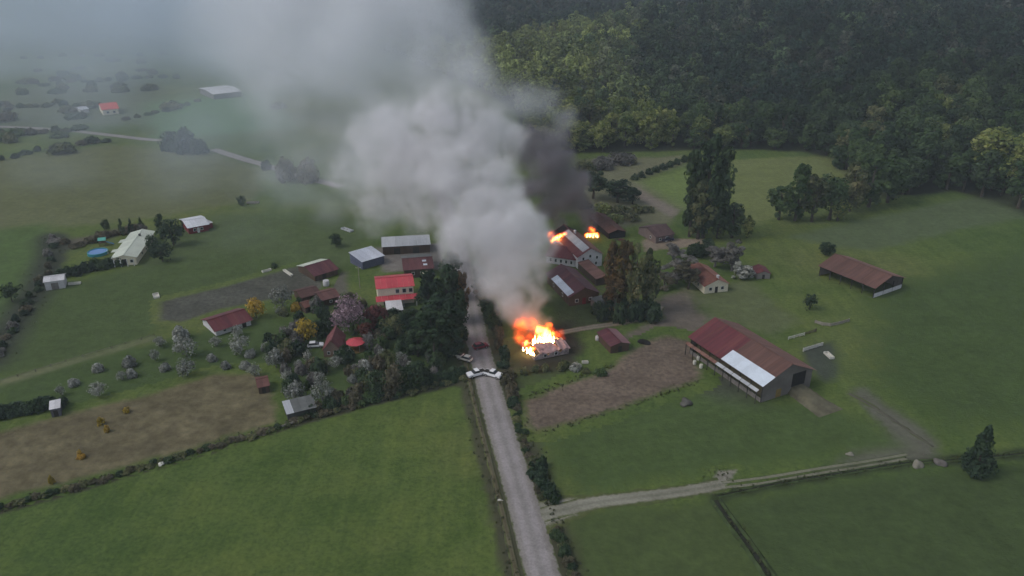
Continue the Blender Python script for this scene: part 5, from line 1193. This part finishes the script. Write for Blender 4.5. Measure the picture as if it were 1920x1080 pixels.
# ------------------------------------------------------------------ smoke: real density grids made of billowing puffs
def smoke(name, label, puffs, vox, col, dens, warp, emit=None, aniso=.0, zmin=.3, cat='smoke', detail=.0, erode=.8):
    ng = bpy.data.node_groups.new(name, 'GeometryNodeTree')
    ng.interface.new_socket('Geometry', in_out='OUTPUT', socket_type='NodeSocketGeometry')
    N, K = ng.nodes, ng.links
    def n(t, **k):
        x = N.new(t)
        for a, b in k.items(): setattr(x, a, b)
        return x
    pos = n('GeometryNodeInputPosition'); cur = pos.outputs[0]
    for amp, scl, det in warp:
        nz = n('ShaderNodeTexNoise'); nz.inputs['Scale'].default_value = scl; nz.inputs['Detail'].default_value = det; K.new(pos.outputs[0], nz.inputs['Vector'])
        sb = n('ShaderNodeVectorMath', operation='SUBTRACT'); K.new(nz.outputs['Color'], sb.inputs[0]); sb.inputs[1].default_value = (.5, .5, .5)
        sk_ = n('ShaderNodeVectorMath', operation='SCALE'); K.new(sb.outputs[0], sk_.inputs[0]); sk_.inputs['Scale'].default_value = amp * 2
        ad = n('ShaderNodeVectorMath', operation='ADD'); K.new(cur, ad.inputs[0]); K.new(sk_.outputs[0], ad.inputs[1]); cur = ad.outputs[0]
    acc = None
    for c, r, wt, soft in puffs:
        d = n('ShaderNodeVectorMath', operation='DISTANCE'); K.new(cur, d.inputs[0]); d.inputs[1].default_value = c
        mr = n('ShaderNodeMapRange', interpolation_type='SMOOTHSTEP'); K.new(d.outputs['Value'], mr.inputs['Value'])
        for s_, q in (('From Min', r), ('From Max', r * (1 - soft)), ('To Min', 0.0), ('To Max', wt)): mr.inputs[s_].default_value = q
        if acc is None: acc = mr.outputs[0]
        else:
            mx = n('ShaderNodeMath', operation='MAXIMUM'); K.new(acc, mx.inputs[0]); K.new(mr.outputs[0], mx.inputs[1]); acc = mx.outputs[0]
    if detail:     # turbulence eats ragged holes into the soft rims and leaves the cores
        nz = n('ShaderNodeTexNoise'); nz.inputs['Scale'].default_value = detail; nz.inputs['Detail'].default_value = 6; nz.inputs['Roughness'].default_value = .62; K.new(cur, nz.inputs['Vector'])
        er = n('ShaderNodeMapRange'); K.new(nz.outputs[0], er.inputs[0])
        for q, s_ in zip((.32, .68, -erode, erode * .8), (1, 2, 3, 4)): er.inputs[s_].default_value = q
        sm1 = n('ShaderNodeMath', operation='MULTIPLY_ADD'); K.new(er.outputs[0], sm1.inputs[0]); K.new(acc, sm1.inputs[1]); K.new(acc, sm1.inputs[2])
        hard = n('ShaderNodeMapRange', interpolation_type='SMOOTHSTEP'); K.new(sm1.outputs[0], hard.inputs['Value'])
        for q, s_ in zip((.06, .95, 0.0, 1.0), ('From Min', 'From Max', 'To Min', 'To Max')): hard.inputs[s_].default_value = q
        acc = hard.outputs[0]
    pad = warp[0][0]
    mn = [min(c[i] - r for c, r, _, _ in puffs) - pad for i in range(3)]; mxx = [max(c[i] + r for c, r, _, _ in puffs) + pad for i in range(3)]
    mn[2] = max(mn[2], zmin)
    vc = n('GeometryNodeVolumeCube'); K.new(acc, vc.inputs['Density']); vc.inputs['Min'].default_value = mn; vc.inputs['Max'].default_value = mxx
    for i, a in enumerate('XYZ'): vc.inputs['Resolution ' + a].default_value = max(4, int((mxx[i] - mn[i]) / vox))
    mat = bpy.data.materials.new(name); mat.use_nodes = True; T = mat.node_tree; T.nodes.clear()
    pv = T.nodes.new('ShaderNodeVolumePrincipled'); o = T.nodes.new('ShaderNodeOutputMaterial'); T.links.new(pv.outputs[0], o.inputs['Volume'])
    pv.inputs['Color'].default_value = (*col, 1); pv.inputs['Density'].default_value = dens; pv.inputs['Anisotropy'].default_value = aniso
    if emit:
        vi = T.nodes.new('ShaderNodeVolumeInfo'); rp = ramp(T, vi.outputs['Density'], emit[0]); T.links.new(rp.outputs[0], pv.inputs['Emission Color'])
        T.links.new(math_(T, 'MULTIPLY', vi.outputs['Density'], emit[1]), pv.inputs['Emission Strength'])
    s_ = n('GeometryNodeSetMaterial'); s_.inputs['Material'].default_value = mat; K.new(vc.outputs[0], s_.inputs[0])
    go = n('NodeGroupOutput'); K.new(s_.outputs[0], go.inputs[0])
    me = bpy.data.meshes.new(name); me.materials.append(mat); ob = bpy.data.objects.new(name, me); C.objects.link(ob)
    md = ob.modifiers.new('smoke_grid', 'NODES'); md.node_group = ng
    return tag(ob, label, cat, kind='stuff')
def pf(px, py, Y, rpx, w_=1.0, soft=.45):
    return (P(px, py, Y), rpx * Y / F * 1.12, w_, soft)
YF = org.y + 1
PL = [(1012, 600, 2, 26, .8, .6), (995, 586, 2, 34, .95, .5), (978, 568, 4, 42, 1, .5), (998, 546, 5, 34, 1, .5), (958, 545, 6, 50, 1, .5), (938, 510, 9, 62, 1, .5), (985, 510, 9, 46, 1, .45), (928, 462, 15, 84, 1, .5), (972, 430, 17, 60, 1, .45), (876, 442, 18, 62, 1, .6), (990, 474, 13, 46, 1, .45), (1004, 440, 16, 36, 1, .45), (850, 470, 18, 40, .8, .9),
      (905, 400, 24, 70, 1, .7), (948, 388, 22, 52, 1, .7), (850, 320, 36, 100, 1, .8), (764, 296, 46, 104, .85, .95), (702, 270, 54, 70, .6, 1), (722, 352, 48, 82, .7, 1), (824, 236, 50, 80, .9, .9), (900, 246, 48, 76, 1, .8), (956, 252, 52, 50, .9, .8), (904, 330, 34, 76, 1, .7), (780, 398, 38, 60, .75, 1), (690, 392, 52, 64, .5, 1), (840, 400, 30, 56, .9, .9), (740, 226, 60, 72, .65, 1), (650, 320, 60, 60, .45, 1)]
smoke('smoke_plume', 'thick pale grey smoke billowing up from the burning house', [pf(a, b, YF + y, r * 1.16, w_, min(1, sf + .18)) for a, b, y, r, w_, sf in PL], .75, (.885, .875, .895), .20,
      ((6.5, .05, 2), (3.4, .12, 3), (1.7, .33, 4)), detail=.12, erode=.9)
DK = [(1100, 430, 0, 18, 1), (1092, 412, 0, 27, 1), (1076, 385, 1, 38, 1), (1058, 352, 2, 52, 1), (1082, 348, 1, 34, 1), (1036, 305, 4, 56, .95), (1046, 258, 8, 42, .6), (1000, 275, 10, 52, .7), (1042, 426, -4, 18, 1), (1032, 398, -3, 30, 1), (1012, 350, 0, 46, 1)]
smoke('smoke_plume', 'dark grey smoke rising from the fire behind the farmhouse', [pf(a, b, 268 + y, r * 1.2, w_, .95) for a, b, y, r, w_ in DK], 1.0, (.33, .31, .34), .32,
      ((6.5, .045, 2), (3.8, .11, 3), (2.0, .3, 4)), detail=.13, erode=1.0)
HI = [(700, 190, 290, 120, 1), (620, 110, 320, 140, 1), (770, 120, 300, 120, 1), (860, 160, 285, 90, 1), (690, 20, 370, 170, 1), (570, 200, 310, 120, .9), (800, 30, 350, 115, 1), (560, 20, 390, 170, .95), (870, 90, 330, 70, 1), (945, 200, 300, 70, 1), (990, 190, 292, 62, 1), (1050, 235, 284, 44, 1), (1030, 270, 282, 40, .8), (900, 120, 315, 70, .9), (740, -60, 420, 180, 1), (600, -80, 450, 220, .95),
      (550, 350, 275, 72, .8), (620, 385, 262, 72, .85), (660, 330, 265, 90, 1), (510, 335, 282, 50, .8), (640, 250, 290, 110, 1), (720, 420, 245, 60, .85), (780, 440, 236, 46, .9), (520, 120, 380, 140, .9), (600, 300, 280, 84, .9), (460, 60, 460, 160, .8)]
smoke('smoke_veil', 'thin high grey smoke drifting away behind the thick plume', [pf(*q, .97) for q in HI], 2.2, (.88, .895, .94), .033, ((13, .02, 2), (6, .055, 3), (2.4, .18, 3)), detail=.032, erode=.75)
LOW = [(420, 60, 700, 380, 1), (120, 20, 850, 420, 1), (250, 120, 600, 260, 1), (480, 160, 430, 190, 1), (40, 130, 620, 240, 1), (560, 60, 560, 260, 1), (420, 250, 370, 160, .9), (350, 10, 1000, 440, 1), (-150, 60, 800, 360, 1), (700, 20, 620, 240, 1), (200, 220, 430, 190, 1), (-40, 210, 440, 190, 1), (520, 330, 300, 150, .9), (340, 320, 310, 160, .85), (120, 310, 330, 170, .7), (420, 420, 260, 110, .5)]
smoke('smoke_drift', 'wide blue-grey smoke haze lying over the far left valley', [pf(*q, .98) for q in LOW], 9, (.74, .82, .92), .0064, ((30, .006, 2), (12, .02, 2)), detail=.010, erode=.45)
# glowing gas round the flames; faint outer puffs emit to imitate firelit smoke
gl = [(Vector((0, 0, 0)), 1, 1, 1)]
def local(x, y, z): return org + u * x + v * y + Vector((0, 0, z))
FIRE_RAMP = [(0, (1, .07, .01)), (.3, (1, .14, .015)), (.55, (1, .30, .035)), (1, (1, .62, .18))]
smoke('fire_glow', 'glowing flame gas and added orange smoke glow around the blazing house', [(local(.7, 1.6, 2.2), 3.0, 1, .8), (local(1.0, 2.2, 4.0), 2.3, .95, .9), (local(2.4, 3.0, 5.2), 1.7, .7, .95), (local(-.6, 3.2, 4.4), 2.2, .7, .95), (local(-2.2, 4.2, 6.4), 3.4, .42, 1), (local(3.4, 2.4, 3.2), 1.9, .75, .95), (local(-5.1, -1.8, 1.9), 1.5, 1, .8), (local(-5.6, -.6, 3.2), 1.6, .8, .95), (local(-6.6, 1.8, 4.0), 3.4, .40, 1), (local(-3.2, 3.2, 3.0), 2.6, .42, 1), (local(-4, 5.5, 6), 4.6, .36, 1), (local(5, 2, 2), 3, .3, 1)],
      .26, (.45, .18, .1), .16, ((1.5, .32, 2), (.8, .8, 3)), emit=(FIRE_RAMP, 2.6), cat='fire', detail=.55, erode=.7)
g1 = G(1046, 448, 5.0); g2 = G(1110, 446, .5)
smoke('fire_glow', 'orange flame gas licking over the far end of the farmhouse roof', [(g1 + Vector((-2.2 + k * 1.1, -2.6 + k * 1.3, .3 + .3 * (k % 2))), 1.5 + .3 * (k % 3), .9, .9) for k in range(5)] + [(g1 + Vector((-2.5, 0, 1.5)), 2.4, .5, 1)],
      .25, (.45, .18, .1), .16, ((.9, .45, 2), (.5, 1.1, 3)), emit=(FIRE_RAMP, 2.4), cat='fire', detail=.7, erode=.7)
smoke('fire_glow', 'orange flame gas over the cluster of yard flames', [(g2 + Vector((x_, y_, 1.0)), 1.5, .95, .9) for x_, y_ in ((-1.9, 0), (-.6, .6), (.6, .6), (1.8, 0))] + [(g2 + Vector((0, 1, 2.6)), 2.2, .5, 1)],
      .25, (.45, .18, .1), .16, ((.9, .45, 2), (.5, 1.1, 3)), emit=(FIRE_RAMP, 2.4), cat='fire', detail=.7, erode=.7)

# ------------------------------------------------------------------ evening haze
hb_ = MB().box(-2600, 2600, -700, 2800, -1.2, 320).build('haze'); hm = bpy.data.materials.new('valley_haze'); hm.use_nodes = True; T = hm.node_tree; T.nodes.clear()
pv = T.nodes.new('ShaderNodeVolumePrincipled'); o = T.nodes.new('ShaderNodeOutputMaterial'); T.links.new(pv.outputs[0], o.inputs['Volume'])
pv.inputs['Color'].default_value = (.76, .84, .94, 1); pv.inputs['Density'].default_value = .00019
hb_.data.materials.append(hm); tag(hb_, kind='stuff', label='thin blue evening haze over the whole valley')
